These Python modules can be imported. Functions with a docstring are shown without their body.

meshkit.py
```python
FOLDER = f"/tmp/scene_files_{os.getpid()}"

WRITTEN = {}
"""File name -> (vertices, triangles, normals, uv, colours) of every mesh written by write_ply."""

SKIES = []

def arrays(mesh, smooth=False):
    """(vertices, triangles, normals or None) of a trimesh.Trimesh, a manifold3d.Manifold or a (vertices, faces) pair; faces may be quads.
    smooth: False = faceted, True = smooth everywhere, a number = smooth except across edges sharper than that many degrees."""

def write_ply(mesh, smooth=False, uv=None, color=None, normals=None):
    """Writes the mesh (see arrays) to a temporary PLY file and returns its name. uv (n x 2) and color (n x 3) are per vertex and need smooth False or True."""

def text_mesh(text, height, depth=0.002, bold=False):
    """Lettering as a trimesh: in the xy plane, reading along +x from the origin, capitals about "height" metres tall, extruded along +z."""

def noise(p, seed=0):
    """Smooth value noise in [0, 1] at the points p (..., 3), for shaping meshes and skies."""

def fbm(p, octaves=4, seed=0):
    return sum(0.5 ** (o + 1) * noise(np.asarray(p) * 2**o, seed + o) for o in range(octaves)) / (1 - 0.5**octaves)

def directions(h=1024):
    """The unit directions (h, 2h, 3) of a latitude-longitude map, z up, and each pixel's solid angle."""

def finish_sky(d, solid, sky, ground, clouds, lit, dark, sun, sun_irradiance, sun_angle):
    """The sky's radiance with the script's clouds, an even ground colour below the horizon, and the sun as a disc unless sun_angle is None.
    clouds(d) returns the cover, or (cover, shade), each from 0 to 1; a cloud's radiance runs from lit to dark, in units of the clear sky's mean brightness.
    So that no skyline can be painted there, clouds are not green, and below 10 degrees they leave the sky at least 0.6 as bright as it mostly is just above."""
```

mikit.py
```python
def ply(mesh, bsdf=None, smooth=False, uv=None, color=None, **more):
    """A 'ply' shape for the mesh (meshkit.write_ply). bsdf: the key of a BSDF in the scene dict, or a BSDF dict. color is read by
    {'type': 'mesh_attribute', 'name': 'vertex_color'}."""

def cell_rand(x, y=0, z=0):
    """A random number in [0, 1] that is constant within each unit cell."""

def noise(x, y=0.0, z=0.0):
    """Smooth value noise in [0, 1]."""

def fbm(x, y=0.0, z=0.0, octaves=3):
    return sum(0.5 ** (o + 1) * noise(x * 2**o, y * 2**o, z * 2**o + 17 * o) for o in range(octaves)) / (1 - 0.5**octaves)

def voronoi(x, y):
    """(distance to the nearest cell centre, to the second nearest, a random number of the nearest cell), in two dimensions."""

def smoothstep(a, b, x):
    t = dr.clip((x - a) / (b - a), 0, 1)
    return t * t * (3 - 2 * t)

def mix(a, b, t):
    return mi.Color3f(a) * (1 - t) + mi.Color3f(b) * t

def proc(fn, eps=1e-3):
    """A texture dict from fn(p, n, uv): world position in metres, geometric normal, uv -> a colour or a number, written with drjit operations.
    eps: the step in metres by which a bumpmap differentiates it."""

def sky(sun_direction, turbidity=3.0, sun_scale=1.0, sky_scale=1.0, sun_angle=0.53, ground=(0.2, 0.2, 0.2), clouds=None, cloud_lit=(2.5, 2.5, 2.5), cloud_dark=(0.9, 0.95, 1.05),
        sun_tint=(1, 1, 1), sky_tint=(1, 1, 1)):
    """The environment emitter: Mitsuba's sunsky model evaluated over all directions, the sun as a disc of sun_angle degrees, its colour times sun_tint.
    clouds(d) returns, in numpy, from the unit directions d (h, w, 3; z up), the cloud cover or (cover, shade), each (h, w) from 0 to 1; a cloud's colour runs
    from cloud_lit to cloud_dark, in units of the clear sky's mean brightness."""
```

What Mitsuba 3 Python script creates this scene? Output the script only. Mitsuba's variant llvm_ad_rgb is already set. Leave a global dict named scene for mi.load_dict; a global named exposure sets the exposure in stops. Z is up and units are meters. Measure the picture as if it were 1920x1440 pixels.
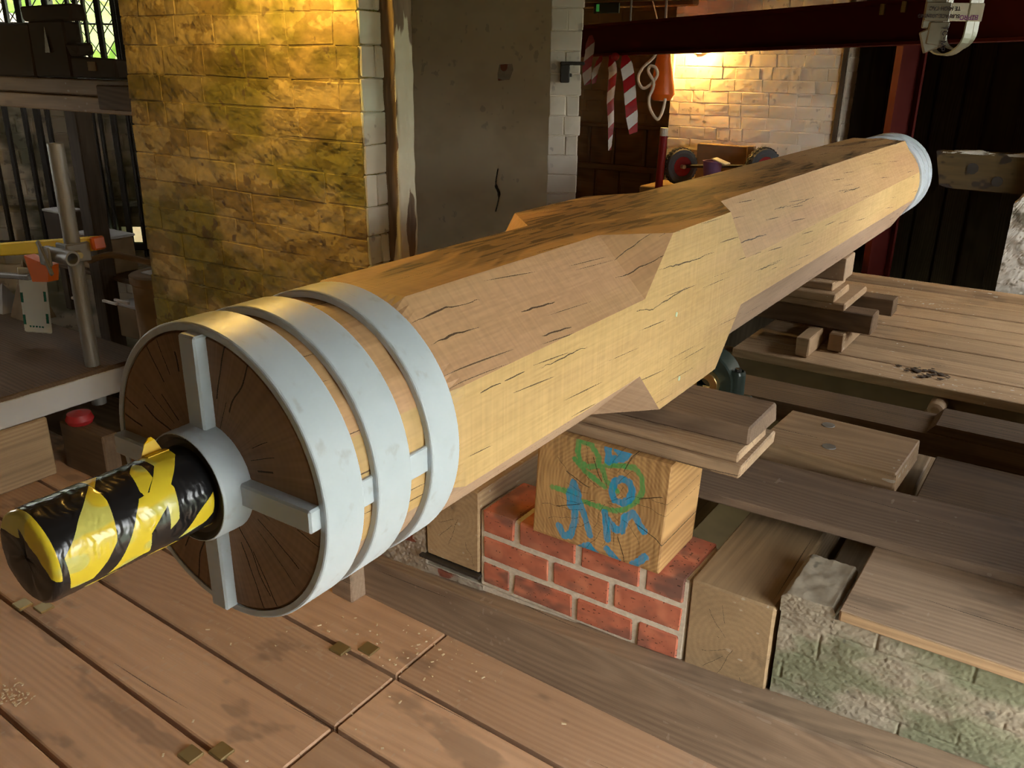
import math, random
import numpy as np, trimesh, drjit as dr, mitsuba as mi, mikit, meshkit
from mikit import noise, fbm, cell_rand, smoothstep, mix, proc, voronoi
T = mi.ScalarTransform4f
rng = np.random.default_rng(7)
R = 0.24            # metres per unit of the plan below: the radius of the shaft's iron bands
ZO = 4.68           # the shaft's axis stands this many units above the floor
scene, labels = {}, {}


def W(p):
    return (np.asarray(p, float) + [0, 0, ZO]) * R


# ------------------------------------------------------------------ camera, sky, sun, exposure
cam = W([4.2895, -6.4156, 2.4969])
fwd = np.array([-0.52008, 0.77747, -0.35364])
up = -np.array([0.20706, -0.28692, -0.93531])
scene['camera'] = {'type': 'perspective', 'fov': math.degrees(2 * math.atan(960 / 1613.13)), 'fov_axis': 'x', 'near_clip': 0.05, 'far_clip': 200.0,
                   'to_world': T().look_at(origin=cam.tolist(), target=(cam + fwd).tolist(), up=up.tolist())}
exposure = 4.05
scene['sky'] = mikit.sky([0.55, -0.35, 0.75], turbidity=4.0, sun_scale=0.0, sky_scale=5.5, ground=(0.22, 0.25, 0.18),
                         clouds=lambda d: np.clip(0.75 + 0.5 * (meshkit.fbm(d * 3.0, 3) - 0.5), 0, 1), cloud_lit=(1.55, 1.5, 1.4), cloud_dark=(0.95, 0.93, 0.9), sky_tint=(1.0, 0.95, 0.88))
LAMP_WARM = (26.0, 15.8, 3.3)       # hanging bulb over the pier
LAMP_BACK = (95.0, 54.0, 13.0)       # bulkhead bulb behind the steel beam


# ------------------------------------------------------------------ helpers
COUNT = {}


def key_for(name):
    i = COUNT.get(name, 0)
    COUNT[name] = i + 1
    return name if i == 0 else f'{name}_{i:03d}'


def put(name, mesh, bsdf, uv=None, smooth=False, label=None, cat=None, group=None, kind=None, color=None, **more):
    key = key_for(name)
    v, f, _ = meshkit.arrays(mesh)
    if uv is not None:
        uv = np.asarray(uv, float)
        if uv.ndim == 1:
            uv = np.tile(uv, (len(v), 1))
    scene[key] = mikit.ply((W(v), f), 'm_' + bsdf if isinstance(bsdf, str) else bsdf, smooth=smooth, uv=uv, color=color, **more)
    tag(key, label, cat, group, kind)
    return key


def tag(key, label=None, cat=None, group=None, kind=None):
    d = {}
    if label: d['label'] = label
    if cat: d['category'] = cat
    if group: d['group'] = group
    if kind: d['kind'] = kind
    if d: labels[key] = d
    return key


def thing(name, label, cat, group=None, kind=None):
    return tag(key_for(name), label, cat, group, kind)


def hull(pts):
    return trimesh.convex.convex_hull(np.asarray(pts, float))


def box(x0, x1, y0, y1, z0, z1, b=0.015, j=0.0):
    """A box with chamfered edges and slightly uneven corners."""
    b = min(b, 0.45 * (x1 - x0), 0.45 * (y1 - y0), 0.45 * (z1 - z0))
    P = []
    for x, sx in ((x0, 1), (x1, -1)):
        for y, sy in ((y0, 1), (y1, -1)):
            for z, sz in ((z0, 1), (z1, -1)):
                o = rng.normal(0, j, 3) if j else np.zeros(3)
                k = b * (rng.uniform(0.6, 1.5) if j else 1.0)
                for d in ((0, sy, sz), (sx, 0, sz), (sx, sy, 0)):
                    P.append(np.array([x, y, z]) + o + np.array(d) * k)
    return hull(P)


def plain(x0, x1, y0, y1, z0, z1):
    return hull([(x, y, z) for x in (x0, x1) for y in (y0, y1) for z in (z0, z1)])


def cyl(p0, p1, r, n=28, r1=None, caps=True):
    p0, p1 = np.asarray(p0, float), np.asarray(p1, float)
    r1 = r if r1 is None else r1
    d = (p1 - p0) / np.linalg.norm(p1 - p0)
    a = np.cross(d, [0, 0, 1] if abs(d[2]) < 0.9 else [1, 0, 0]); a /= np.linalg.norm(a)
    c = np.cross(d, a)
    t = np.arange(n) * 2 * np.pi / n
    ring = np.cos(t)[:, None] * a + np.sin(t)[:, None] * c
    v = np.vstack([p0 + ring * r, p1 + ring * r1])
    i = np.arange(n); k = (i + 1) % n
    f = [np.stack([i, k, k + n], 1), np.stack([i, k + n, i + n], 1)]
    if caps:
        v = np.vstack([v, p0 + ring * r, p1 + ring * r1, [p0], [p1]])
        f += [np.stack([k + 2 * n, i + 2 * n, i * 0 + 4 * n], 1), np.stack([i + 3 * n, k + 3 * n, i * 0 + 4 * n + 1], 1)]
    return trimesh.Trimesh(v, np.vstack(f), process=False)


def lathe(profile, n=96, axis='y', center=(0, 0, 0)):
    """Revolves (r, t) pairs about an axis; each segment keeps its own edge."""
    V, F = [], []
    th = np.arange(n) * 2 * np.pi / n
    i = np.arange(n); k = (i + 1) % n
    for (r0, t0), (r1, t1) in zip(profile[:-1], profile[1:]):
        o = sum(len(x) for x in V)
        for r, t in ((r0, t0), (r1, t1)):
            p = np.stack([r * np.cos(th), np.full(n, t), r * np.sin(th)], 1)
            if axis == 'z': p = p[:, [0, 2, 1]] * [1, -1, 1]
            if axis == 'x': p = p[:, [1, 0, 2]] * [1, -1, 1]
            V.append(p + np.asarray(center))
        F += [np.stack([i + o, i + n + o, k + n + o], 1), np.stack([i + o, k + n + o, k + o], 1)]
    return trimesh.Trimesh(np.vstack(V), np.vstack(F), process=False)


def tube(points, r, n=10, closed=False):
    """A tube swept along a smooth line through the points."""
    P = np.asarray(points, float)
    m = len(P)
    t = np.linspace(0, m - 1, (m - 1) * 6 + 1)
    i = np.clip(t.astype(int), 0, m - 2); u = (t - i)[:, None]
    p0, p1, p2, p3 = P[np.clip(i - 1, 0, m - 1)], P[i], P[i + 1], P[np.clip(i + 2, 0, m - 1)]
    C = 0.5 * (2 * p1 + (p2 - p0) * u + (2 * p0 - 5 * p1 + 4 * p2 - p3) * u ** 2 + (3 * p1 - p0 - 3 * p2 + p3) * u ** 3)
    d = np.gradient(C, axis=0); d /= np.linalg.norm(d, axis=1, keepdims=True)
    a = np.cross(d, [0.3, 0.5, 0.81]); a /= np.linalg.norm(a, axis=1, keepdims=True)
    b = np.cross(d, a)
    th = np.arange(n) * 2 * np.pi / n
    rr = np.broadcast_to(np.asarray(r, float), (len(C),)) if np.ndim(r) else np.full(len(C), r)
    V = (C[:, None] + rr[:, None, None] * (np.cos(th)[None, :, None] * a[:, None] + np.sin(th)[None, :, None] * b[:, None])).reshape(-1, 3)
    F = []
    for s in range(len(C) - 1):
        k = np.arange(n); q = (k + 1) % n
        F += [np.stack([s * n + k, s * n + q, (s + 1) * n + q], 1), np.stack([s * n + k, (s + 1) * n + q, (s + 1) * n + k], 1)]
    L = len(C) - 1
    F.append(np.array([[0, k + 1, k] for k in range(1, n - 1)])); F.append(np.array([[L * n, L * n + k, L * n + k + 1] for k in range(1, n - 1)]))
    return trimesh.Trimesh(V, np.vstack(F), process=False)


def strip(left, right, thick=0.012):
    """A thin folded sheet between two rows of points (a tape), with real thickness."""
    A, B = np.asarray(left, float), np.asarray(right, float)
    m = len(A)
    t = np.gradient((A + B) / 2, axis=0); w = B - A
    n = np.cross(t, w); n /= np.linalg.norm(n, axis=1, keepdims=True) + 1e-9
    V = np.vstack([A + n * thick / 2, B + n * thick / 2, A - n * thick / 2, B - n * thick / 2])
    F = []
    for i in range(m - 1):
        a, b, c, d = i, i + 1, m + i, m + i + 1
        F += [[a, c, d], [a, d, b], [2 * m + a, 2 * m + b, 3 * m + b - 0], [2 * m + a, 3 * m + b, 3 * m + a]]
        F += [[a, b, 2 * m + b], [a, 2 * m + b, 2 * m + a], [c, 3 * m + a, 3 * m + b], [c, 3 * m + b, d]]
    F += [[0, 2 * m, 3 * m], [0, 3 * m, m], [m - 1, 2 * m - 1, 4 * m - 1], [m - 1, 4 * m - 1, 3 * m - 1]]
    return trimesh.Trimesh(V, np.array(F), process=False)


def join(*m):
    return trimesh.util.concatenate([x for x in m])


def rot(mesh, deg, axis, at):
    m = mesh.copy(); m.apply_transform(trimesh.transformations.rotation_matrix(math.radians(deg), axis, at)); return m


CH = np.array([cam[0] / R, cam[1] / R]); FH = np.array([-0.556, 0.831]); RR = np.array([0.831, 0.556])


def slant(mesh):
    """Turns a mesh built in (s, d, z) of the slanted window wall into the plan: s runs along that wall, d is measured square to it."""
    m = mesh.copy(); v = np.array(m.vertices)
    xy = CH + v[:, 1:2] * FH + v[:, :1] * RR
    m.vertices = np.column_stack([xy, v[:, 2]])
    return m


# ------------------------------------------------------------------ materials
def bsdf(name, color, rough=0.8, bump=None, scale=1.0, eps=1e-3, metallic=0.0, spec=0.5, **more):
    col = color if isinstance(color, dict) else {'type': 'rgb', 'value': list(color)}
    b = {'type': 'principled', 'base_color': col, 'roughness': rough, 'metallic': metallic, 'specular': spec, **more}
    if bump is not None:
        b = {'type': 'bumpmap', 'arbitrary': proc(bump, eps), 'scale': scale, 'bsdf': b}
    scene['m_' + name] = {'type': 'twosided', 'bsdf': b}


def axes(a):
    return {'x': ('x', 'y', 'z'), 'y': ('y', 'x', 'z'), 'z': ('z', 'x', 'y')}[a]


def comp(p, k):
    return {'x': p.x, 'y': p.y, 'z': p.z}[k]


def timber_color(axis, light, dark, freq=420.0, crack=0.12, stain=0.3, stain_col=(0.05, 0.035, 0.025), spots=0.0, tone=0.35):
    """Sawn wood in three dimensions: rings about a pith at (uv.x, uv.y) metres across the grain, fibres along the axis, checks, stains."""
    A, B, C = axes(axis)

    def fn(p, n, uv):
        t, b, c = comp(p, A), comp(p, B), comp(p, C)
        s = uv.x * 13.7 + uv.y * 7.3
        u = b - uv.x + (noise(t * 1.7, s) - 0.5) * 0.06
        v = c - uv.y + (noise(t * 1.3, s + 9.0) - 0.5) * 0.06
        r = dr.sqrt(u * u + v * v + 1e-6)
        ring = 0.5 + 0.5 * dr.sin(r * freq + 5.0 * noise(t * 3.0, u * 14.0, v * 14.0))
        fib = noise(t * 9.0, b * 330.0, c * 330.0)
        fib2 = noise(t * 3.0, b * 90.0, c * 90.0)
        blot = fbm(t * 2.2, b * 7.0 + s, c * 7.0)
        k = dr.select(dr.abs(comp(n, A)) > 0.7, 0.14, 0.30) * ring + 0.26 * fib + 0.2 * fib2 + 0.75 * (blot - 0.35)
        col = mix(light, dark, dr.clip(k, 0, 1))
        col *= 1.0 + tone * (cell_rand(dr.floor(uv.x * 97.0), dr.floor(uv.y * 89.0)) - 0.5)
        st = smoothstep(0.62, 0.74, fbm(t * 5.0, b * 11.0 + 3.0, c * 11.0, octaves=4)) * stain
        col = mix(col, stain_col, st)
        if spots:
            sp = smoothstep(0.83, 0.87, noise(p.x * 62.0, p.y * 62.0, p.z * 62.0)) * smoothstep(0.55, 0.66, noise(p.x * 5.0, p.y * 5.0, 3.0))
            col = mix(col, (0.5, 0.45, 0.38), sp * spots)
        end = dr.abs(comp(n, A)) > 0.7
        ang = dr.atan2(v, u) * (9.0 / math.pi)
        ci = dr.floor(ang)
        off = dr.abs(ang - ci - 0.5 + (noise(r * 40.0, ci) - 0.5) * 0.35 + (cell_rand(ci, 8.0) - 0.5) * 0.5) * r
        rad = (off < 0.0016) & (cell_rand(ci, 5.0) > 0.3) & (r > 0.10 * cell_rand(ci, 2.0)) & (r < 0.05 + 0.16 * cell_rand(ci, 3.0))
        g = (b + c) * 36.0 + (noise(t * 3.0, s) - 0.5) * 1.2
        row = dr.floor(g)
        tt = t * 2.6 + cell_rand(row, 7.0) * 9.0
        cell = dr.floor(tt)
        ft = tt - cell
        chk = (cell_rand(row, cell, 1.0) < crack) & (dr.abs(g - row - 0.5) < 0.05 * dr.sin(ft * math.pi))
        dk = dr.select(end, dr.select(rad, 0.75, 0.0), dr.select(chk, 0.7, 0.0))
        return mix(col, (0.03, 0.02, 0.012), dk)
    return fn


def timber_bump(axis):
    A, B, C = axes(axis)

    def fn(p, n, uv):
        t, b, c = comp(p, A), comp(p, B), comp(p, C)
        return noise(t * 9.0, b * 260.0, c * 260.0) * 0.6 + noise(t * 14.0, b * 40.0, c * 40.0)
    return fn


BX, BY = timber_bump('x'), timber_bump('y')
bsdf('wood_floor', proc(timber_color('x', (0.52, 0.335, 0.205), (0.38, 0.225, 0.13), 380, 0.015, 0.45, (0.16, 0.105, 0.07), 0.16)), 0.62, BX, 0.0006)
bsdf('wood_plank', proc(timber_color('x', (0.36, 0.25, 0.15), (0.18, 0.115, 0.065), 420, 0.07, 0.3, spots=0.5)), 0.75, BX, 0.0007)
bsdf('wood_grey', proc(timber_color('x', (0.31, 0.22, 0.142), (0.17, 0.113, 0.07), 420, 0.09, 0.3, spots=0.15)), 0.8, BX, 0.0008)
bsdf('wood_boards', proc(timber_color('x', (0.38, 0.25, 0.135), (0.22, 0.137, 0.068), 380, 0.04, 0.25, spots=0.6)), 0.7, BX, 0.0006)
bsdf('wood_brown', proc(timber_color('x', (0.21, 0.14, 0.088), (0.105, 0.066, 0.04), 420, 0.09, 0.35, spots=0.2)), 0.75, BX, 0.0008)
bsdf('wood_dark', proc(timber_color('x', (0.15, 0.09, 0.042), (0.06, 0.033, 0.016), 380, 0.06, 0.3)), 0.8, BX, 0.0007)
bsdf('wood_beam', proc(timber_color('y', (0.37, 0.25, 0.13), (0.20, 0.125, 0.062), 430, 0.09, 0.35, spots=0.4)), 0.72, BY, 0.0007)
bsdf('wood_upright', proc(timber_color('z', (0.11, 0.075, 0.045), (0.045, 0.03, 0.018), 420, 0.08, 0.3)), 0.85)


LONG_CHECKS = [[(0.62, 2.913), (.973, 2.898), (1.422, 2.824)], [(1.095, .616), (1.518, .587), (2.021, .556), (2.565, .55)], [(-2.07, 3.171), (-1.688, 3.19), (-1.277, 3.163)], [(-2.03, 2.975), (-1.748, 2.981), (-1.471, 2.959)],
               [(-.983, .222), (-.671, .216), (-.236, .198)], [(-1.493, .267), (-1.207, .26)], [(-.929, 2.954), (-.445, 2.922)], [(-.883, 2.703), (-.456, 2.674)], [(.685, .306), (1.048, .239), (1.864, .291)],
               [(-2.142, 2.576), (-1.955, 2.56), (-1.867, 2.543)], [(.807, 3.089), (1.744, 3.148)], [(-1.8, .273), (-1.536, .261)], [(3.4, 2.75), (4.6, 2.70)], [(5.2, 2.95), (6.3, 2.90), (7.0, 2.90)], [(4.0, .05), (5.0, .0)], [(8.5, 2.8), (9.6, 2.76)], [(3.3, 2.5), (4.2, 2.46)]]


def oak_color(p, n, uv):
    """uv.x: distance round the girth in metres; uv.y: 0 heartwood (pink brown) to 1 sapwood (straw)."""
    g, t = uv.x, p.y
    fib = noise(t * 9.0, g * 260.0)
    wav = noise(t * 3.0, g * 30.0, 4.0)
    rip = noise(t * 60.0, g * 110.0 + 12.0 * wav)
    blot = fbm(t * 2.0, g * 8.0)
    heart = mix((0.53, 0.305, 0.155), (0.40, 0.215, 0.10), dr.clip(0.4 * fib + 0.35 * rip + 0.8 * (blot - 0.35), 0, 1))
    sap = mix((0.55, 0.365, 0.15), (0.42, 0.265, 0.095), dr.clip(0.4 * fib + 0.3 * rip + 0.9 * (blot - 0.35), 0, 1))
    col = mix(heart, sap, dr.clip(uv.y + 0.5 * (noise(t * 2.5, g * 20.0, 7.0) - 0.5), 0, 1))
    col = mix(col, mix((0.40, 0.30, 0.215), (0.29, 0.21, 0.145), dr.clip(0.5 * fib + 0.9 * (blot - 0.3), 0, 1)), dr.clip(-uv.y, 0, 1))     # the two old, greyed lower faces
    col *= 1.0 + 0.10 * (noise(t * 210.0, g * 9.0, 3.0) - 0.5)     # saw marks across the grain
    # drying checks: short dark slits along the grain
    g2 = g * 46.0 + t * 2.6 + 0.7 * (noise(t * 2.6, g * 9.0) - 0.5)
    row = dr.floor(g2)
    tt = t * 3.6 + cell_rand(row, 3.0) * 7.0
    cell = dr.floor(tt)
    ft = (tt - cell - 0.15) / (0.25 + 0.6 * cell_rand(row, cell, 2.0))
    wide = 0.052 * dr.sin(dr.clip(ft, 0, 1) * math.pi) * (0.25 + cell_rand(row, cell, 5.0))
    chk = (cell_rand(row, cell, 1.0) < 0.26) & (dr.abs(g2 - row - 0.5 - 0.5 * (cell_rand(row, cell, 4.0) - 0.5)) < wide)
    col = mix(col, (0.055, 0.03, 0.014), dr.select(chk, 0.85, 0.0))
    slit = mi.Bool(False)
    for L in LONG_CHECKS:
        a0, a1 = L[0][0] * R, L[-1][0] * R
        for (y0, g0), (y1, g1) in zip(L[:-1], L[1:]):
            f = (t - y0 * R) / ((y1 - y0) * R)
            d = dr.abs(g - (g0 + (g1 - g0) * f) * R + 0.004 * (noise(t * 60.0, g0 * 9.0) - 0.5))
            slit |= (f >= 0) & (f < 1) & (d < 0.0013 * dr.sqrt(dr.maximum(0.0, 4 * (t - a0) * (a1 - t) / (a1 - a0) ** 2)) * (0.4 + 1.2 * noise(t * 25.0, g0)))
    col = mix(col, (0.04, 0.022, 0.010), dr.select(slit, 0.9, 0.0))
    # black-brown weathering stains, only on the sawn top face
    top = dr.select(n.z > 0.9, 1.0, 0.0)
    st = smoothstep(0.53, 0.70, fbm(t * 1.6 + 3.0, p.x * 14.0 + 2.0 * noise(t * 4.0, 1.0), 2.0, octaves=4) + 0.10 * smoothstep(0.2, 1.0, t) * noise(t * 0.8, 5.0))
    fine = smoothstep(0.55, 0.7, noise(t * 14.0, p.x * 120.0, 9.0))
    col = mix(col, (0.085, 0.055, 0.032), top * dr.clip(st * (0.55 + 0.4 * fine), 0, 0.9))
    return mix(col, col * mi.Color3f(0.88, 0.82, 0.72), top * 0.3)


bsdf('oak', proc(oak_color), 0.6, BY, 0.0003)


def end_grain(cx, cz, light, dark, amount):
    def fn(p, n, uv):
        u, v = p.x - cx, p.z - cz
        r = dr.sqrt(u * u + v * v + 1e-6)
        ang = dr.atan2(v, u)
        ring = 0.5 + 0.5 * dr.sin(r * 520.0 + 6.0 * noise(u * 18.0, v * 18.0))
        ray = noise(ang * 60.0, r * 9.0)
        k = 0.10 * ring + 0.35 * ray + 0.9 * (fbm(u * 9.0, v * 9.0, octaves=4) - 0.3)
        col = mix(light, dark, dr.clip(k, 0, 1))
        dk = mi.Float(0)
        for N, seed, w in ((15.0, 1.0, 0.0015), (41.0, 4.0, 0.0010)):
            a = (ang + 0.07 * (noise(r * 22.0, seed) - 0.5)) * (N / (2 * math.pi))
            ci = dr.floor(a)
            d = dr.abs(a - ci - 0.5) * r * (2 * math.pi / N)
            lo = 0.06 + 0.13 * cell_rand(ci, seed)
            hit = (d < w * (0.5 + cell_rand(ci, seed + 3.0))) & (cell_rand(ci, seed + 1.0) < amount) & (r > lo) & (r < lo + 0.03 + 0.12 * cell_rand(ci, seed + 2.0))
            dk = dr.select(hit, 0.9, dk)
        return mix(col, (0.02, 0.012, 0.006), dk)
    return fn


bsdf('oak_end', proc(end_grain(-0.005, ZO * R + 0.01, (0.30, 0.185, 0.108), (0.165, 0.095, 0.053), 0.62)), 0.8, lambda p, n, uv: fbm(p.x * 60.0, p.z * 60.0, p.y * 60.0), 0.0012)


def paint_strokes(p, strokes):
    """How far inside a sprayed line the point is (0 to 1), from distances to segments in (x, z) metres, with ragged edges."""
    x, z = p.x, p.z
    d = mi.Float(9.0)
    for (x0, z0), (x1, z1) in strokes:
        ax, az, bx, bz = x0 * R, (z0 + ZO) * R, x1 * R, (z1 + ZO) * R
        ux, uz = bx - ax, bz - az
        L = max(ux * ux + uz * uz, 1e-9)
        h = dr.clip(((x - ax) * ux + (z - az) * uz) / L, 0, 1)
        d = dr.minimum(d, dr.square(x - ax - h * ux) + dr.square(z - az - h * uz))
    return dr.sqrt(d)


def lines(*polys):
    return [(p[i], p[i + 1]) for p in polys for i in range(len(p) - 1)]


GREEN = lines([(.117, -1.406), (.11, -1.54), (.155, -1.675), (.257, -1.695), (.367, -1.651), (.373, -1.541), (.268, -1.425), (.117, -1.406)],
              [(.077, -1.647), (.209, -1.757), (.338, -1.818), (.466, -1.878)],
              [(.475, -1.608), (.666, -1.566), (.807, -1.549), (.895, -1.63), (.918, -1.789), (.857, -1.929), (.723, -2.069), (.58, -2.139), (.38, -2.14), (.202, -2.134)],
              [(.416, -1.649), (.474, -1.802), (.614, -1.882)], [(-.208, -2.081), (-.035, -2.08), (.1, -2.06)])
BLUE = lines([(.472, -1.347), (.492, -1.556)], [(.519, -1.524), (.649, -1.488), (.746, -1.36)], [(.583, -1.388), (.66, -1.461)],
             [(.796, -1.827), (.767, -1.942), (.683, -2.013), (.592, -1.996), (.549, -1.902), (.579, -1.786), (.664, -1.717), (.753, -1.734), (.796, -1.827)],
             [(.077, -1.945), (.03, -2.114), (.05, -2.25), (.12, -2.258), (.145, -2.073), (.077, -1.945)], [(.08, -2.0), (.09, -2.2)],
             [(.11, -2.29), (.11, -2.419), (.053, -2.621), (-.026, -2.649), (-.097, -2.553)], [(.151, -2.15), (.237, -2.326), (.311, -2.533)],
             [(.484, -2.195), (.54, -2.506)], [(.499, -2.241), (.618, -2.353), (.704, -2.349), (.73, -2.178), (.821, -2.087), (.899, -2.184), (.964, -2.261)],
             [(.204, -2.741), (.305, -2.671), (.387, -2.742)], [(.534, -2.637), (.667, -2.745)], [(.999, -2.574), (.86, -2.73)])


def block_color(p, n, uv):
    u, v = p.x - 0.12, p.z - (ZO - 2.05) * R
    r = dr.sqrt(u * u + v * v + 1e-6)
    ring = 0.5 + 0.5 * dr.sin(r * 620.0 + 9.0 * noise(u * 16.0, v * 16.0))
    saw = noise(p.x * 190.0, p.z * 22.0)
    k = 0.3 * ring + 0.7 * saw + 0.8 * (fbm(u * 8.0, v * 8.0) - 0.4) - 0.1
    col = mix((0.50, 0.30, 0.115), (0.25, 0.125, 0.04), dr.clip(k, 0, 1))
    ang = dr.atan2(v, u)
    dk = mi.Float(0)
    for N, seed, w in ((8.0, 2.0, 0.0012), (29.0, 5.0, 0.0005)):
        a = (ang + 0.3 * (noise(r * 26.0, seed) - 0.5)) * (N / (2 * math.pi))
        ci = dr.floor(a)
        d = dr.abs(a - ci - 0.5) * r * (2 * math.pi / N)
        lo = 0.11 * cell_rand(ci, seed)
        dk = dr.select((d < w) & (cell_rand(ci, seed + 1.0) < 0.8) & (r > lo) & (r < lo + 0.04 + 0.09 * cell_rand(ci, seed + 2.0)), 0.85, dk)
    rag = (noise(p.x * 260.0, p.z * 60.0) - 0.5) * 0.004 + (noise(p.x * 60.0, p.z * 60.0, 4.0) - 0.5) * 0.003
    front = dr.select(n.y < -0.7, 1.0, 0.0)
    cover = 0.65 + 0.35 * noise(p.x * 200.0, p.z * 40.0, 8.0)
    col = mix(col, (0.035, 0.32, 0.075), front * cover * 0.9 * (1 - smoothstep(0.0055, 0.0105, paint_strokes(p, GREEN) + rag)))
    col = mix(col, (0.008, 0.25, 0.44), front * cover * (1 - smoothstep(0.0088, 0.0125, paint_strokes(p, BLUE) + rag)))
    return mix(col, (0.02, 0.012, 0.006), dk)


bsdf('oak_block', proc(block_color), 0.75, lambda p, n, uv: noise(p.x * 210.0, p.z * 30.0, p.y * 30.0), 0.0009)
bsdf('paint_blue_grey', proc(lambda p, n, uv: mix(mix((0.44, 0.50, 0.535), (0.50, 0.545, 0.57), fbm(p.x * 14.0, p.y * 14.0, p.z * 14.0)), (0.30, 0.27, 0.22),
     0.3 * smoothstep(0.60, 0.85, fbm(p.x * 40.0, p.y * 60.0, p.z * 40.0, octaves=4)))), 0.42, lambda p, n, uv: fbm(p.x * 90.0, p.y * 90.0, p.z * 90.0), 0.0005)
bsdf('iron_black', (0.028, 0.025, 0.02), 0.35)

TAPE = [[(-4.52, 11.9), (-4.195, 88.9), (-4.19, 54.6), (-4.231, 6.9), (-4.373, -34.3), (-4.502, -33.0)],
        [(-4.187, 115), (-4.10, 105), (-4.19, 78.8)],
        [(-3.98, 77.2), (-3.902, 98.1), (-3.879, 86.3), (-3.893, 59.6), (-3.995, 37.5), (-4.008, 48.2)],
        [(-3.84, 112), (-3.65, 112), (-3.67, 79.5), (-3.833, 74)], [(-3.833, 74), (-3.67, 79.5), (-3.816, 43), (-3.985, 37)],
        [(-4.28, -42), (-4.12, 13), (-4.028, -5), (-4.031, -34)], [(-4.12, 13), (-4.035, 41), (-3.81, 45), (-3.90, 20), (-4.028, -5)],
        [(-3.834, 48.9), (-3.818, 35.7), (-3.848, -2.8), (-3.908, -12.1), (-3.899, 23.3)],
        [(-3.60, 10.8), (-3.61, -18.5), (-3.659, -30), (-3.83, -42), (-3.727, -9.3)]]


def inside(a, b, poly):
    area = sum(poly[i][0] * poly[(i + 1) % len(poly)][1] - poly[(i + 1) % len(poly)][0] * poly[i][1] for i in range(len(poly)))
    s = 1.0 if area > 0 else -1.0
    ok = mi.Bool(True)
    for i in range(len(poly)):
        (x0, y0), (x1, y1) = poly[i], poly[(i + 1) % len(poly)]
        ok &= s * ((x1 - x0) * (b - y0) - (y1 - y0) * (a - x0)) > 0
    return ok


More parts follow.
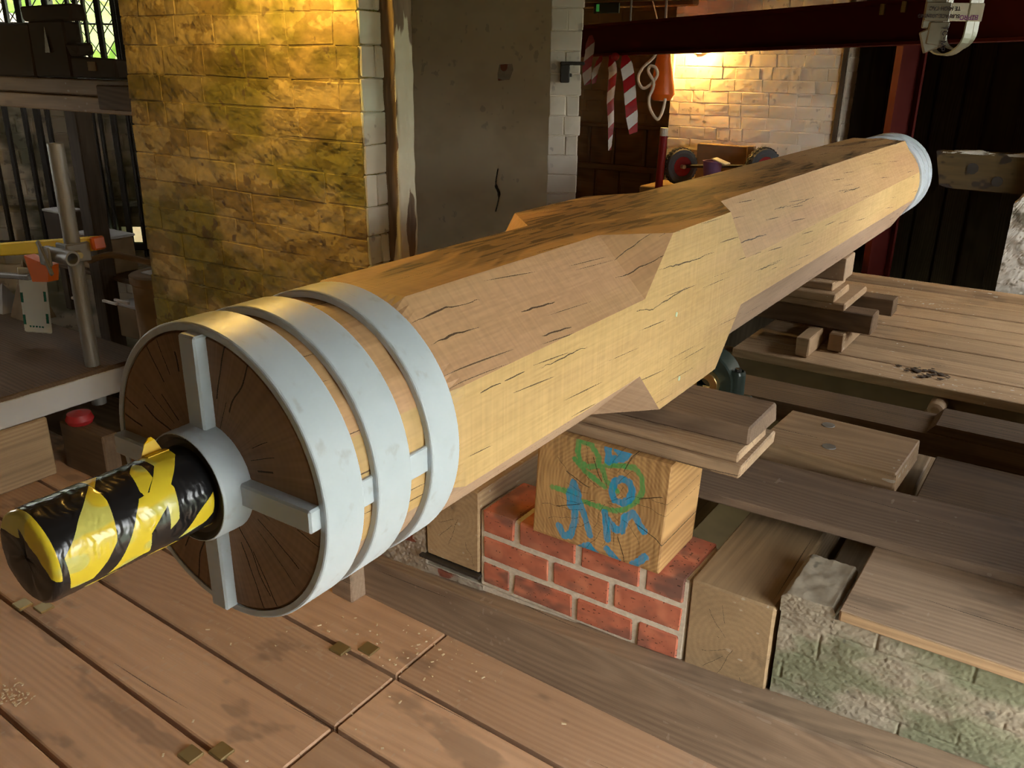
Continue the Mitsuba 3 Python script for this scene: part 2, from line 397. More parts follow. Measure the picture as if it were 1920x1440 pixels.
def tape_color(p, n, uv):
    y = p.y / R
    a = dr.atan2(p.z / R - ZO, p.x / R) * (180 / math.pi) + 3.0 * (noise(p.y * 60.0, 3.0) - 0.5)
    hit = mi.Bool(False)
    for q in TAPE:
        c = np.mean(q, axis=0)
        q = [(float(c[0] + (x - c[0])), float(t)) for x, t in q]
        hit |= inside(y, a, q)
    back = (a > 118.0) | (a < -48.0)
    k = y * 2.6 + a / 90.0
    hit |= back & (k - dr.floor(k) < 0.5)
    # the end: a band of yellow across its upper rim
    xe, ze = p.x / R, p.z / R - ZO
    cap = y < -4.55
    hit = dr.select(cap, (xe * 0.75 + ze * 0.9 > 0.145) | ((xe < -0.02) & (ze > 0.12)), hit)
    yel = mix((0.78, 0.58, 0.035), (0.62, 0.56, 0.13), smoothstep(0.45, 0.6, noise(p.y * 28.0, a * 0.05, 6.0)))
    return dr.select(hit, yel, mi.Color3f(0.010, 0.010, 0.011))


def tape_bump(p, n, uv):
    a = dr.atan2(p.z / R - ZO, p.x / R)
    return noise(p.y * 230.0 + 2.0 * noise(a * 7.0, p.y * 30.0), a * 3.0) + 0.6 * noise(p.y * 90.0, a * 9.0, 4.0) + 0.5 * noise(p.x * 60.0, p.y * 60.0, p.z * 60.0)


bsdf('hazard_tape', proc(tape_color), 0.22, tape_bump, 0.0009, spec=0.6)


def brick_color(p, n, uv):
    burn = smoothstep(0.46, 0.66, fbm(p.x * 12.0 + uv.x * 31.0, p.y * 9.0, p.z * 16.0 + uv.y * 17.0))
    col = mix((0.47, 0.145, 0.075), (0.36, 0.095, 0.048), fbm(p.x * 40.0, p.y * 40.0, p.z * 40.0))
    col = mix(col, (0.54, 0.20, 0.105), 0.6 * smoothstep(0.5, 0.7, noise(p.x * 22.0 + uv.x * 9.0, p.z * 30.0, p.y * 22.0)))
    col = mix(col, (0.11, 0.065, 0.05), burn * (0.18 + 0.62 * uv.x))
    return mix(col, (0.03, 0.015, 0.01), smoothstep(0.80, 0.86, noise(p.x * 170.0, p.y * 170.0, p.z * 170.0)) * 0.7)


GRIT = lambda p, n, uv: fbm(p.x * 150.0, p.y * 150.0, p.z * 150.0, octaves=3)
bsdf('brick_red', proc(brick_color), 0.85, GRIT, 0.0016)
bsdf('mortar', proc(lambda p, n, uv: mix((0.64, 0.56, 0.44), (0.46, 0.39, 0.29), fbm(p.x * 120.0, p.y * 120.0, p.z * 120.0))), 0.95, GRIT, 0.003)
bsdf('rubble', proc(lambda p, n, uv: mix(mix((0.42, 0.35, 0.26), (0.24, 0.19, 0.135), fbm(p.x * 60.0, p.y * 60.0, p.z * 60.0)), (0.22, 0.065, 0.035), smoothstep(0.6, 0.66, noise(p.x * 22.0, p.y * 22.0, p.z * 26.0)))), 0.95, GRIT, 0.003)


def green_render(p, n, uv):
    base = mix((0.31, 0.265, 0.19), (0.19, 0.16, 0.115), fbm(p.x * 45.0, p.y * 45.0, p.z * 45.0, octaves=4))
    alg = smoothstep(0.42, 0.66, fbm(p.x * 7.0 + 1.3, 3.0, p.z * 9.0 + 0.4, octaves=4))
    col = mix(base, (0.115, 0.13, 0.068), 0.75 * alg)
    return mix(col, (0.05, 0.05, 0.035), 0.6 * smoothstep(0.68, 0.8, fbm(p.x * 28.0, p.y * 28.0, p.z * 28.0)))


bsdf('render_green', proc(green_render), 0.95, GRIT, 0.002)


def limewash(base, other, moss, moss_amount, dirt=0.5, flake=0.0):
    def fn(p, n, uv):
        c = mix(base, other, fbm(p.x * 5.0, p.y * 5.0, p.z * 5.0, octaves=4))
        c *= 1.0 + 0.22 * (uv.x - 0.5)
        m = smoothstep(0.43, 0.63, fbm(p.x * 4.1 + 4.0, p.y * 4.1, p.z * 5.0, octaves=5))
        c = mix(c, moss, m * moss_amount)
        sc = smoothstep(0.64, 0.72, fbm(p.x * 34.0, p.y * 34.0, p.z * 26.0)) * smoothstep(0.5, 0.62, noise(p.x * 6.0, p.y * 6.0, p.z * 6.0))
        if flake:     # flaking coats: ragged patches of older paint and fine grime
            old = smoothstep(0.50, 0.54, fbm(p.x * 9.0 + 2.0, p.y * 9.0, p.z * 13.0, octaves=5))
            c = mix(c, c * mi.Color3f(0.66, 0.60, 0.50), flake * old)
            c *= 1.0 + 0.55 * flake * (fbm(p.x * 70.0, p.y * 70.0, p.z * 70.0) - 0.5)
        return mix(c, (0.09, 0.055, 0.035), dirt * sc)
    return fn


LUMP = lambda p, n, uv: fbm(p.x * 24.0, p.y * 24.0, p.z * 24.0, octaves=5)
bsdf('limewash_pier', proc(limewash((0.44, 0.34, 0.155), (0.29, 0.215, 0.085), (0.17, 0.145, 0.022), 0.9, 0.7, 0.9)), 0.9, LUMP, 0.02)
bsdf('limewash_cream', proc(limewash((0.72, 0.61, 0.42), (0.62, 0.51, 0.33), (0.50, 0.39, 0.23), 0.5, 0.25)), 0.9, LUMP, 0.006)
bsdf('limewash_white', proc(limewash((0.78, 0.72, 0.61), (0.68, 0.61, 0.49), (0.55, 0.48, 0.36), 0.4, 0.35)), 0.9, LUMP, 0.006)
bsdf('limewash_mint', proc(limewash((0.50, 0.52, 0.41), (0.40, 0.41, 0.30), (0.36, 0.22, 0.15), 0.35)), 0.9, LUMP, 0.005)
bsdf('limewash_mossy', proc(limewash((0.72, 0.65, 0.53), (0.60, 0.53, 0.41), (0.10, 0.11, 0.05), 0.75)), 0.9, LUMP, 0.006)


def post_color(p, n, uv):
    rot_ = fbm(p.x * 30.0, p.y * 30.0, p.z * 5.0, octaves=4)
    wood = mix((0.20, 0.135, 0.075), (0.06, 0.038, 0.02), noise(p.x * 160.0, p.y * 160.0, p.z * 8.0) * 0.6 + rot_ * 0.4)
    paint = mix((0.50, 0.47, 0.34), (0.42, 0.38, 0.26), fbm(p.x * 20.0, p.y * 20.0, p.z * 20.0))
    left = dr.select(n.x > 0.6, smoothstep(0.53, 0.56, fbm(p.y * 16.0 + 5.0, 2.0, p.z * 3.2, octaves=4)), smoothstep(0.34, 0.38, fbm(p.x * 12.0, 2.0, p.z * 2.0, octaves=4)))
    return mix(paint, wood, left)


bsdf('post_wood', proc(post_color), 0.8, lambda p, n, uv: noise(p.x * 140.0, p.y * 140.0, p.z * 7.0) + fbm(p.x * 30.0, p.y * 30.0, p.z * 6.0), 0.005)
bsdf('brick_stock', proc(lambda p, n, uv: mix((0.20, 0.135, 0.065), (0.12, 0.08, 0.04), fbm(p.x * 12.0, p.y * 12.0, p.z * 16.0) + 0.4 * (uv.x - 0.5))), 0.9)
bsdf('old_timber', proc(lambda p, n, uv: mix(mix((0.10, 0.062, 0.018), (0.045, 0.028, 0.010), fbm(p.x * 6.0, p.y * 40.0, p.z * 40.0)), (0.025, 0.016, 0.01), smoothstep(0.6, 0.7, fbm(p.x * 11.0, 1.0, p.z * 14.0)))), 0.9, BX, 0.001)
bsdf('pillar_stone', proc(lambda p, n, uv: mix(mix((0.60, 0.57, 0.50), (0.34, 0.31, 0.25), fbm(p.x * 9.0, p.y * 9.0, p.z * 7.0, octaves=4)), (0.16, 0.14, 0.10), smoothstep(0.55, 0.75, fbm(p.x * 18.0, p.y * 18.0, p.z * 14.0, octaves=4)))), 0.95, LUMP, 0.004)
bsdf('steel_red', (0.085, 0.009, 0.006), 0.7, spec=0.15)
bsdf('steel_galvanised', proc(lambda p, n, uv: mix((0.22, 0.21, 0.18), (0.30, 0.29, 0.26), fbm(p.x * 30.0, p.y * 30.0, p.z * 12.0))), 0.5, metallic=0.55)
bsdf('steel_dark', (0.022, 0.018, 0.014), 0.55)
bsdf('cast_green', (0.022, 0.035, 0.028), 0.3)
bsdf('wood_chip', (0.62, 0.50, 0.32), 0.8)
bsdf('peg_pale', (0.50, 0.55, 0.36), 0.7)
bsdf('brass', (0.33, 0.25, 0.11), 0.42, metallic=0.75)
bsdf('brass_bright', (0.62, 0.42, 0.16), 0.3, metallic=0.9)
bsdf('level_yellow', (0.85, 0.54, 0.015), 0.4)
bsdf('orange_plastic', (0.68, 0.13, 0.015), 0.4)
bsdf('white_plastic', (0.62, 0.60, 0.50), 0.45)
bsdf('green_print', (0.02, 0.12, 0.07), 0.5)
bsdf('white_paint', (0.42, 0.40, 0.37), 0.7)
bsdf('card_brown', proc(lambda p, n, uv: mix((0.30, 0.205, 0.11), (0.20, 0.13, 0.065), fbm(p.x * 18.0, p.y * 18.0, p.z * 18.0))), 0.9)
bsdf('card_dark', (0.06, 0.04, 0.025), 0.9)
bsdf('black_rubber', (0.016, 0.016, 0.016), 0.7)
bsdf('tyre_grey', (0.06, 0.065, 0.07), 0.7)
bsdf('rope_white', (0.72, 0.66, 0.52), 0.9)
bsdf('red_paint', (0.26, 0.012, 0.012), 0.5)
bsdf('purple_plastic', (0.25, 0.13, 0.30), 0.5)
bsdf('paper', (0.66, 0.63, 0.58), 0.8)
bsdf('ink', (0.03, 0.02, 0.03), 0.8)
bsdf('ink_purple', (0.28, 0.10, 0.32), 0.8)
bsdf('film', (0.15, 0.115, 0.085), 0.3)
bsdf('strap_steel', (0.32, 0.31, 0.24), 0.45, metallic=0.4)
bsdf('lead', (0.05, 0.05, 0.05), 0.6)
bsdf('earth', proc(lambda p, n, uv: mix((0.17, 0.13, 0.09), (0.10, 0.075, 0.05), fbm(p.x * 20.0, p.y * 20.0, p.z * 20.0))), 0.95)
bsdf('shell_plaster', (0.40, 0.35, 0.27), 0.95)
bsdf('hedge', proc(lambda p, n, uv: mix((0.16, 0.30, 0.05), (0.34, 0.42, 0.10), noise(p.x * 9.0, p.y * 9.0, p.z * 9.0))), 0.8)
bsdf('garden_brick', proc(lambda p, n, uv: mix((0.50, 0.32, 0.22), (0.55, 0.45, 0.34), fbm(p.x * 4.0, p.y * 4.0, p.z * 9.0))), 0.9)
bsdf('lawn', (0.20, 0.28, 0.08), 0.9)
scene['m_glass'] = {'type': 'thindielectric', 'int_ior': 1.5}


def rw_color(p, n, uv):
    k = uv.y * 1.0
    return dr.select(k - dr.floor(k) < 0.5, mi.Color3f(0.30, 0.010, 0.012), mi.Color3f(0.62, 0.60, 0.55))


bsdf('tape_red_white', proc(rw_color), 0.3)


# ================================================================== the setting
def slab(name, x0, x1, y0, y1, z0, z1, m='shell_plaster', label=None, mapf=None):
    g = plain(x0, x1, y0, y1, z0, z1)
    return put(name, mapf(g) if mapf else g, m, uv=(0.5, 0.5), label=label, kind='structure')


def brickwork(parent, s0, s1, z0, z1, d0, m, pitch=0.36, length=0.84, mapf=None, seed=1, proud=0.03, gap=0.03, deep=0.08, left=None, jag=0.0):
    """Painted bricks in half-bond courses, each its own piece, uneven and slightly proud of the joints."""
    r = np.random.default_rng(seed)
    row, z = 0, z0
    while z < z1 - 0.05:
        h = pitch * r.uniform(0.94, 1.06)
        a0 = s0 if left is None else left(z)
        s = a0 - length * (0.5 if row % 2 else 0.0) * r.uniform(0.8, 1.2)
        while s < s1 - 0.04:
            w = length * (r.uniform(0.92, 1.08) if r.random() > 0.3 else r.uniform(0.45, 0.56))
            a, b = max(s, a0), min(s + w, s1)
            if s1 - b < 0.12: b = s1
            if b - a > 0.1:
                e = r.uniform(-jag, jag) if jag else 0.0
                g = box(a + gap / 2, b - gap / 2 + (e if b == s1 else 0), d0 - proud * r.uniform(0.6, 1.3), d0 + deep, z + gap / 2, min(z + h, z1) - gap / 2, 0.010, 0.006)
                put(parent + '__brick', mapf(g) if mapf else g, m, uv=(r.random(), r.random()))
            s = s + w if b < s1 else s1
        z += h
        row += 1


def along_y(x):            # a wall face that looks along +x: s runs along y, depth runs along -x
    def f(g):
        m = g.copy(); v = np.array(m.vertices)
        m.vertices = np.column_stack([x - v[:, 1], v[:, 0], v[:, 2]]); return m
    return f


# floor of wide boards, laid a little out of square with the shaft
slab('floor', -20, 9, -13, 1.3, -5.2, -4.83, 'earth', 'dark hollow under the floor boards')


def skew(g):
    m = g.copy(); v = np.array(m.vertices); v[:, 1] -= 0.037 * (v[:, 0] + 1.7); m.vertices = v; return m


seams = [-12.9, -11.8, -10.7, -9.6, -8.5, -7.45, -6.4, -5.3, -4.25, -3.17, -2.08, -1.03, 0.03, 1.3]
for i, (a, b) in enumerate(zip(seams[:-1], seams[1:])):
    for x0, x1 in ((-20, -1.7), (-1.7, 9)):
        z = -4.68 + rng.uniform(-0.012, 0.006)
        put('floor__board', skew(box(x0 + 0.014, x1 - 0.014, a + 0.028, b - 0.028, -4.84, z, 0.018)), 'wood_floor', uv=((a + b) / 2 * R + rng.uniform(-0.1, 0.1), -0.12 + rng.uniform(-0.1, 0.06)))

# the room's outer shell (only parts of it are in view)
slab('wall_right', 8.6, 9.4, -13, -4.6, -4.9, 4.8, label='plastered wall beside the doorway on the right')
slab('wall_right', 8.6, 9.4, -4.6, 0.6, 2.7, 4.8)
slab('wall_right', 8.6, 9.4, 0.6, 8.4, -9, 4.8)
slab('wall_right', 8.6, 9.4, 8.4, 14.5, -9, -0.2)
slab('wall_right', 8.6, 9.4, 8.4, 14.5, 4.3, 4.8)
slab('wall_right', 8.6, 9.4, 14.5, 26, -9, 4.8)
slab('wall_front', -20, 9.4, -13.8, -13, -4.9, 4.8)
slab('wall_left', -20.6, -19.8, -13.8, -4.5, -4.9, 4.8)
slab('wall_left', -20.6, -19.8, -4.5, -0.5, -4.9, 0.6)
slab('wall_left', -20.6, -19.8, -4.5, -0.5, 2.4, 4.8)
slab('wall_left', -20.6, -19.8, -0.5, 2.2, -4.9, 4.8)
slab('wall_left', -13.2, -12.4, 7.8, 26, -9, 4.8)
slab('added_shade_wall', 5.6, 8.6, 1.3, 2.2, -9, 4.8)  # added out of view to block doorway light from the planks and far packing
slab('added_shade_wall', 3.3, 8.6, 16.6, 17.3, -9, 4.8)  # added out of view to block window light from the far boarded wall
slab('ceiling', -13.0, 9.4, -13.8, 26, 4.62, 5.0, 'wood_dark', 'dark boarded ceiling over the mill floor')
put('ceiling', hull([(x, y, z) for x, y in ((-20.6, -13.8), (-13.0, -13.8), (-13.0, 7.1), (-20.6, 2.0)) for z in (4.62, 5.0)]), 'wood_dark', uv=(0.5, 0.5), kind='structure')
slab('floor', -20, -3.0, 1.3, 9, -5.2, -4.75, 'wood_dark', 'dark floor behind the pier at the left')
slab('floor', -12.4, -2.3, 8.6, 24.2, -3.3, -2.9, 'wood_dark', 'dark floor beyond the pit at the back left')
slab('floor', -13, 9.4, 2.4, 26, -9.4, -9, 'earth', 'dark bottom of the pit under the timbers')

# pier of limewashed bricks left of the shaft
PL = lambda z: -7.45 - 0.033 * (3.1 - z)
pier = put('wall_pier', hull([(PL(z) + 0.03, y, z) for z in (-4.7, 4.62) for y in (1.27, 1.9)] + [(-3.02, y, z) for z in (-4.7, 4.62) for y in (1.27, 1.9)]), 'limewash_pier', uv=(0.45, 0.5),
           label='pier of yellowed limewashed bricks behind the near end of the shaft', kind='structure')
brickwork(pier, -7.6, -2.99, -4.6, 4.6, 1.27, 'limewash_pier', mapf=None, seed=3, left=PL, proud=0.008, gap=0.014)
brickwork(pier, 1.27, 1.66, -4.6, 4.6, 3.0, 'limewash_mint', length=0.5, mapf=along_y(0.0), seed=4, gap=0.014, proud=0.02, deep=0.03)

# shaded limewashed wall further back, with its splayed white end
wc = slab('wall_center', -12.4, -4.46, 7.8, 8.4, -4.7, 4.62, 'limewash_cream', 'shaded limewashed wall between the old post and the white brick end')

put('wall_center__crack', tube([(-5.61, 7.79, 0.47), (-5.66, 7.79, 0.17), (-5.58, 7.79, -0.03), (-5.66, 7.79, -0.37)], [0.012] * 7 + [0.03] * 6 + [0.012] * 6, 6), 'steel_dark', label='dark crack')
put('wall_center__bare_patch', hull([(-5.64 + a, y, 2.1 + b) for a, b in ((0.02, 0), (0.28, 0.03), (0.36, 0.2), (0.33, 0.31), (0.05, 0.29), (0, 0.12)) for y in (7.794, 7.81)]), 'rubble', label='bare brown patch in the limewash')


def splay(g):
    m = g.copy(); v = np.array(m.vertices)
    m.vertices = np.column_stack([-4.47 + 0.83 * v[:, 0] - 0.56 * v[:, 1], 7.78 + 0.56 * v[:, 0] + 0.83 * v[:, 1], v[:, 2]]); return m


we = put('wall_splay', splay(plain(0.0, 0.56, 0.03, 0.7, -4.7, 4.62)), 'limewash_white', uv=(0.5, 0.5), label='narrow white brick end of the shaded wall', kind='structure')
brickwork(we, 0.0, 0.58, -4.6, 4.6, 0.03, 'limewash_white', length=0.62, mapf=splay, seed=9, gap=0.016, proud=0.03, jag=0.03)

# white brick wall behind the far part of the shaft
wb = slab('wall_back', -7.28, -2.12, 19.53, 20.5, -4.7, 4.62, 'limewash_white', 'white brick wall lit by the lamp behind the steel beam')
brickwork(wb, -7.32, -2.3, -3.0, 4.6, 19.53, 'limewash_white', seed=12, length=0.78, proud=0.018, gap=0.014, jag=0.02)
put('wall_back__corner_bead', box(-2.3, -2.16, 19.44, 19.56, -4.7, 4.6, 0.02), 'wood_upright', uv=(0.3, 0.3), label='brown timber bead down the corner')
brickwork(wb, 19.53, 20.5, -3.0, 4.6, 2.12, 'limewash_white', length=0.9, mapf=along_y(0.0), seed=14, proud=0.02, gap=0.02)

# niche with wooden panelling left of it
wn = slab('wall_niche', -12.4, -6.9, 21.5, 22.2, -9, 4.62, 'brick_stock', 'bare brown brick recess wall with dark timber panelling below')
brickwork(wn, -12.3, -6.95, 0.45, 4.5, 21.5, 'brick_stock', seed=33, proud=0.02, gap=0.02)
for x0, x1 in ((-12.3, -11.2), (-11.1, -10.22), (-10.12, -9.02), (-8.92, -8.0), (-7.9, -6.95)):
    put('wall_niche__panel', box(x0, x1, 21.42, 21.52, -0.95, 0.3, 0.02), 'wood_dark', uv=(rng.random(), rng.random()))
    put('wall_niche__panel', box(x0 + 0.3, x1 + 0.3, 21.42, 21.52, -2.4, -1.15, 0.02), 'wood_dark', uv=(rng.random(), rng.random()))
put('wall_niche__rail', box(-12.3, -6.95, 21.3, 21.5, 0.3, 0.42, 0.02), 'wood_dark', uv=(0.1, 0.1))
put('wall_niche__rail', box(-12.3, -6.95, 21.3, 21.5, -1.15, -0.95, 0.02), 'wood_dark', uv=(0.2, 0.1))
for x in (-11.15, -10.17, -8.97):
    put('wall_niche__stile', box(x - 0.06, x + 0.06, 21.36, 21.5, -0.95, 0.3, 0.02), 'wood_upright', uv=(x * R, 21.5 * R))

# black boarded wall at the far right
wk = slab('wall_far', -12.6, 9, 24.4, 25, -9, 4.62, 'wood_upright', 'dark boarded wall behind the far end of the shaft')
x = -2.0
while x < 8.5:
    w = rng.uniform(0.5, 0.85)
    if rng.random() > 0.25:
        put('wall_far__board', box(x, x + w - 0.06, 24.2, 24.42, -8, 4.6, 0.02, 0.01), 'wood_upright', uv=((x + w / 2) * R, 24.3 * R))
    x += w

# the slanted wall with the leaded window, far left
DW, KW = 20.5, 20.5 / 19
ZW = lambda z: 2.5 + (z - 2.5) * KW
SW = lambda a, b, c, d, m='limewash_mossy', lab=None: slab('wall_window', a, b, DW, DW + 0.5, c, d, m, lab, slant)
V0, V1, VB, VT, WB, WL, WR = -8.69 * KW, -8.13 * KW, ZW(-1.52), ZW(-1.08), ZW(2.0), -14.6, -7.9 * KW
ww = SW(-18.0, -3.4, -5, VB, lab='mossy limewashed wall below the leaded window at the far left')
SW(-18.0, V0, VB, VT); SW(V1, -3.4, VB, VT); SW(-18.0, -3.4, VT, WB); SW(-18.0, WL, WB, 4.62); SW(WR, -3.4, WB, 4.62)
for a, b, c, d in ((-13.2, V0 - 0.02, VB + 0.02, VT - 0.02), (-13.2, -7.5, VT, WB - 0.02), (-13.2, -7.5, -3.0, VB - 0.02)):
    brickwork(ww, a, b, c, d, DW, 'limewash_mossy', mapf=slant, seed=int(50 + 10 * c), proud=0.025, gap=0.03)
put('wall_window__sill', slant(box(-13.2, -8.4, DW - 0.25, DW + 0.1, ZW(-0.62), ZW(-0.5), 0.03)), 'limewash_mossy', uv=(0.2, 0.4))

win = thing('window_1', 'leaded diamond window behind the stacked boxes at the upper left', None, kind='structure')
from shapely.geometry import Polygon, LineString, box as sbox
opening = sbox(WL, WB, WR, 4.62)
dx, dz = 0.32, 0.43
for i in range(-2, 22):
    for j in range(-2, 14):
        cx = WL + dx * i * 1.0 + (dx / 2 if j % 2 else 0)
        cz = WB + dz * j * 0.5
        pane = Polygon([(cx - dx / 2, cz), (cx, cz - dz / 2), (cx + dx / 2, cz), (cx, cz + dz / 2)]).intersection(opening)
        if pane.is_empty or pane.geom_type != 'Polygon' or pane.area < 1e-4: continue
        q = np.array(pane.exterior.coords)[:-1]
        put('window_1__pane', slant(trimesh.Trimesh(np.column_stack([q[:, 0], np.full(len(q), DW + 0.3), q[:, 1]]), [[0, k, k + 1] for k in range(1, len(q) - 1)], process=False)), 'glass')
cames = []
for sgn in (1, -1):
    for k in range(-14, 34):
        s0 = WL + dx * k + dx / 2
        L = LineString([(s0, WB), (s0 + sgn * dx / dz * 4, WB + 4.0)]).intersection(opening)
        if L.is_empty or L.geom_type != 'LineString' or L.length < 0.1: continue
        (a, b), (c, d) = L.coords[0], L.coords[-1]
        cames.append(cyl((a, DW + 0.3, b), (c, DW + 0.3, d), 0.012, 6))
put('window_1__lead_cames', slant(join(*cames)), 'lead', kind='stuff')
for s in (WR - 0.05, WR - 1.9, WR - 3.9, WR - 5.9):
    put('window_1__mullion', slant(box(s - 0.07, s + 0.07, DW + 0.15, DW + 0.45, WB, 4.62, 0.02)), 'steel_dark')
put('window_1__saddle_bar', slant(cyl((WL, DW + 0.2, WB + 1.15), (WR, DW + 0.2, WB + 1.15), 0.02, 8)), 'steel_dark')

# joists and a cross timber under the ceiling at the back
put('ceiling__joist', box(-11.5, -6.4, 18.6, 19.0, 3.98, 4.62, 0.03), 'wood_dark', uv=(18.8 * R, 1.9))
put('ceiling__joist', box(-11.5, -2.2, 17.3, 17.6, 4.05, 4.62, 0.03), 'wood_dark', uv=(17.4 * R, 1.9))
for s in (-7.9, -6.9):
    put('ceiling__hanger_rod', cyl((s + 0.9, 15.9, 3.3), (s + 0.9, 15.9, 4.62), 0.03, 8), 'steel_galvanised')

# the garden outside the left window
put('garden_lawn', slant(plain(-40, -8, 21.2, 60, -5.4, -5.0)), 'lawn', label='lawn outside the left window', kind='structure')
put('garden_wall', slant(plain(-22, 0, 33, 33.6, -5, 6.5)), 'garden_brick', label='brick garden wall seen through the leaded window', kind='structure')
P = []
for i in range(140):
    s, z = rng.uniform(-20, -2), rng.uniform(-5, 2.6) if i < 90 else rng.uniform(2, 8)
    m = trimesh.creation.icosphere(1, rng.uniform(0.5, 1.1)); m.vertices = m.vertices * rng.uniform(0.6, 1.3, 3) + rng.normal(0, 0.12, m.vertices.shape) + [s, rng.uniform(28, 31), z]
    P.append(m)
put('garden_hedge', slant(join(*P)), 'hedge', label='green hedge outside the left window', cat='hedge', kind='stuff')

# pit wall under the shaft: old rubble base, rough rendered part at the right
slab('wall_pit', -3.0, 9, 1.26, 2.3, -9, -3.86, 'mortar', 'mortar bed of the pit wall under the timber ends')


def rough(x0, x1, z0, z1, y, amp, nx, nz, top=None, courses=False, seed=0, back=0.9):
    """A rough masonry face with its top, displaced in depth."""
    X, Z = np.meshgrid(np.linspace(x0, x1, nx), np.linspace(0, 1, nz), indexing='ij')
    zt = np.full_like(X, z1) if top is None else top(X)
    Zw = z0 + (zt - z0) * Z
    p = np.stack([X, np.zeros_like(X), Zw], -1)
    h = (meshkit.fbm(p * 4.0, 2, seed) - 0.5) * 1.2 + (meshkit.fbm(p * 30.0, 3, seed + 3) - 0.5) * 0.8
    if courses:
        row = np.floor((Zw + 10) / 0.36); fz = (Zw + 10) / 0.36 - row
        fx = X / 0.84 + 0.5 * (row % 2) + 0.08 * np.sin(row * 3.1); fx = fx - np.floor(fx)
        j = np.minimum(np.minimum(fz, 1 - fz) * 0.36, np.minimum(fx, 1 - fx) * 0.84)
        soft = meshkit.fbm(p * 2.2, 3, seed + 8)
        h -= np.clip(1 - j / 0.018, 0, 1) * np.clip((soft - 0.5) * 6, 0, 1) * 0.7
    Y = y - amp * h
    V = np.stack([X, Y, Zw], -1)
    edge = V[:, -1].copy()
    rows = 12
    T_ = []
    for k in range(1, rows):
        f = k / (rows - 1)
        e = edge.copy(); e[:, 1] = edge[:, 1] + f * back
        e[:, 2] += (meshkit.fbm(np.stack([e[:, 0] * 6, e[:, 1] * 6, e[:, 0] * 0], -1), 3, seed + 5) - 0.5) * amp * 2.4 - 0.01
        T_.append(e)
    V = np.concatenate([V, np.stack(T_, 1)], 1)
    n0, n1 = V.shape[:2]
    i = np.arange(n0 * n1).reshape(n0, n1)
    F = np.concatenate([np.stack([i[:-1, :-1], i[1:, :-1], i[1:, 1:]], -1).reshape(-1, 3), np.stack([i[:-1, :-1], i[1:, 1:], i[:-1, 1:]], -1).reshape(-1, 3)])
    for col, flip in ((0, False), (n0 - 1, True)):     # the two ends
        a = V[col].reshape(-1, 3); m0 = len(V.reshape(-1, 3)) if col == 0 else None
        c = np.array([[a[:, 0].mean(), y + back, z0]])
        base = n0 * n1 + (0 if col == 0 else 1)
        k = i[col]
        t = np.stack([k[:-1], k[1:], np.full(n1 - 1, base)], 1)
        F = np.concatenate([F, t[:, ::-1] if not flip else t])
        V_extra = c if col == 0 else np.concatenate([V_extra, c])
    return trimesh.Trimesh(np.concatenate([V.reshape(-1, 3), V_extra]), F, process=False)


put('wall_pit__green_render', rough(2.485, 6.2, -4.7, -2.60, 1.255, 0.028, 330, 150, None, True, 2), 'render_green', smooth=40, label='rough grey green rendered masonry')
put('wall_pit__top_stone', rough(2.47, 3.0, -2.72, -2.48, 1.245, 0.03, 70, 24, lambda X: -2.485 - 0.05 * np.clip((2.52 - X) / 0.05, 0, 1) - 0.05 * np.clip((X - 2.96) / 0.04, 0, 1), False, 12, 0.9), 'render_green', smooth=40, label='flat grey top stone')
put('wall_pit__rubble', rough(-3.05, -2.19, -4.4, -2.75, 1.245, 0.04, 70, 110, None, False, 6), 'rubble', smooth=40, label='broken mortar and old brick')
put('wall_pit__rubble', rough(-2.3, -1.25, -4.4, -3.87, 1.245, 0.03, 80, 50, None, False, 16), 'rubble', smooth=40)
put('wall_pit__damp_strip', box(-2.25, -1.26, 1.17, 1.3, -3.745, -3.70, 0.01), 'steel_dark')

slab('wall_pit_back', -2.3, 8.6, 9.16, 9.5, -9, -2.79, 'brick_stock', 'bare brick wall of the pit under the platform')

# kerb timber along the foot of the pit wall
def kerb_y(x): return 1.13 - 0.046 * (x + 1.64)
def kerb_z(x): return -3.925 + 0.073 * (x - 0.75)
P = []
for x in (-7.4, 6.5):
    y, z = kerb_y(x), kerb_z(max(x, -3.2)) - (0.0 if x > -3.2 else 0.1)
    P += [(x, y, -4.82), (x, y, z - 0.03), (x, y + 0.03, z), (x, 1.225, z + 0.02), (x, 1.225, -4.82)]
tag(put('kerb_timber', hull(P), 'wood_grey', uv=(1.3 * R, 0.13)), 'long weathered kerb timber along the floor under the brick pier', 'timber beam')

P = []
for x in (-3.1, 6.4):
    y, z = kerb_y(x), kerb_z(x)
    P += [(x, y + 0.012, z - 0.022), (x, y + 0.045, z + 0.012), (x, 1.22, z + 0.034), (x, 1.22, z + 0.01)]
put('kerb_timber__worn_top', hull(P), 'wood_plank', uv=(0.1, 0.4), label='paler worn top edge')

# ================================================================== the water wheel shaft
shaft = thing('waterwheel_shaft', 'huge new oak water wheel shaft with pale blue iron bands and a taped journal', 'wheel shaft')
S_, YA, YB = 0.9292, 1.398, 2.948
NEAR = dict(bt=.406, bs=.382, bl=.399, bb=.411); FAR = dict(bt=.546, bs=.283, bl=.288, bb=.553)


def octo(q):
    return np.array([(S_, -q['bl']), (S_, q['bs']), (q['bt'], S_), (-q['bt'], S_), (-S_, q['bs']), (-S_, -q['bl']), (-q['bb'], -S_), (q['bb'], -S_)])


SQ = np.array([(S_, -S_), (S_, S_), (S_, S_), (-S_, S_), (-S_, S_), (-S_, -S_), (-S_, -S_), (S_, -S_)])
TINT = [0.95, 0.12, 0.45, 0.2, 0.7, 0.2, -0.7, -0.7]      # right face, upper right facet, top, ...


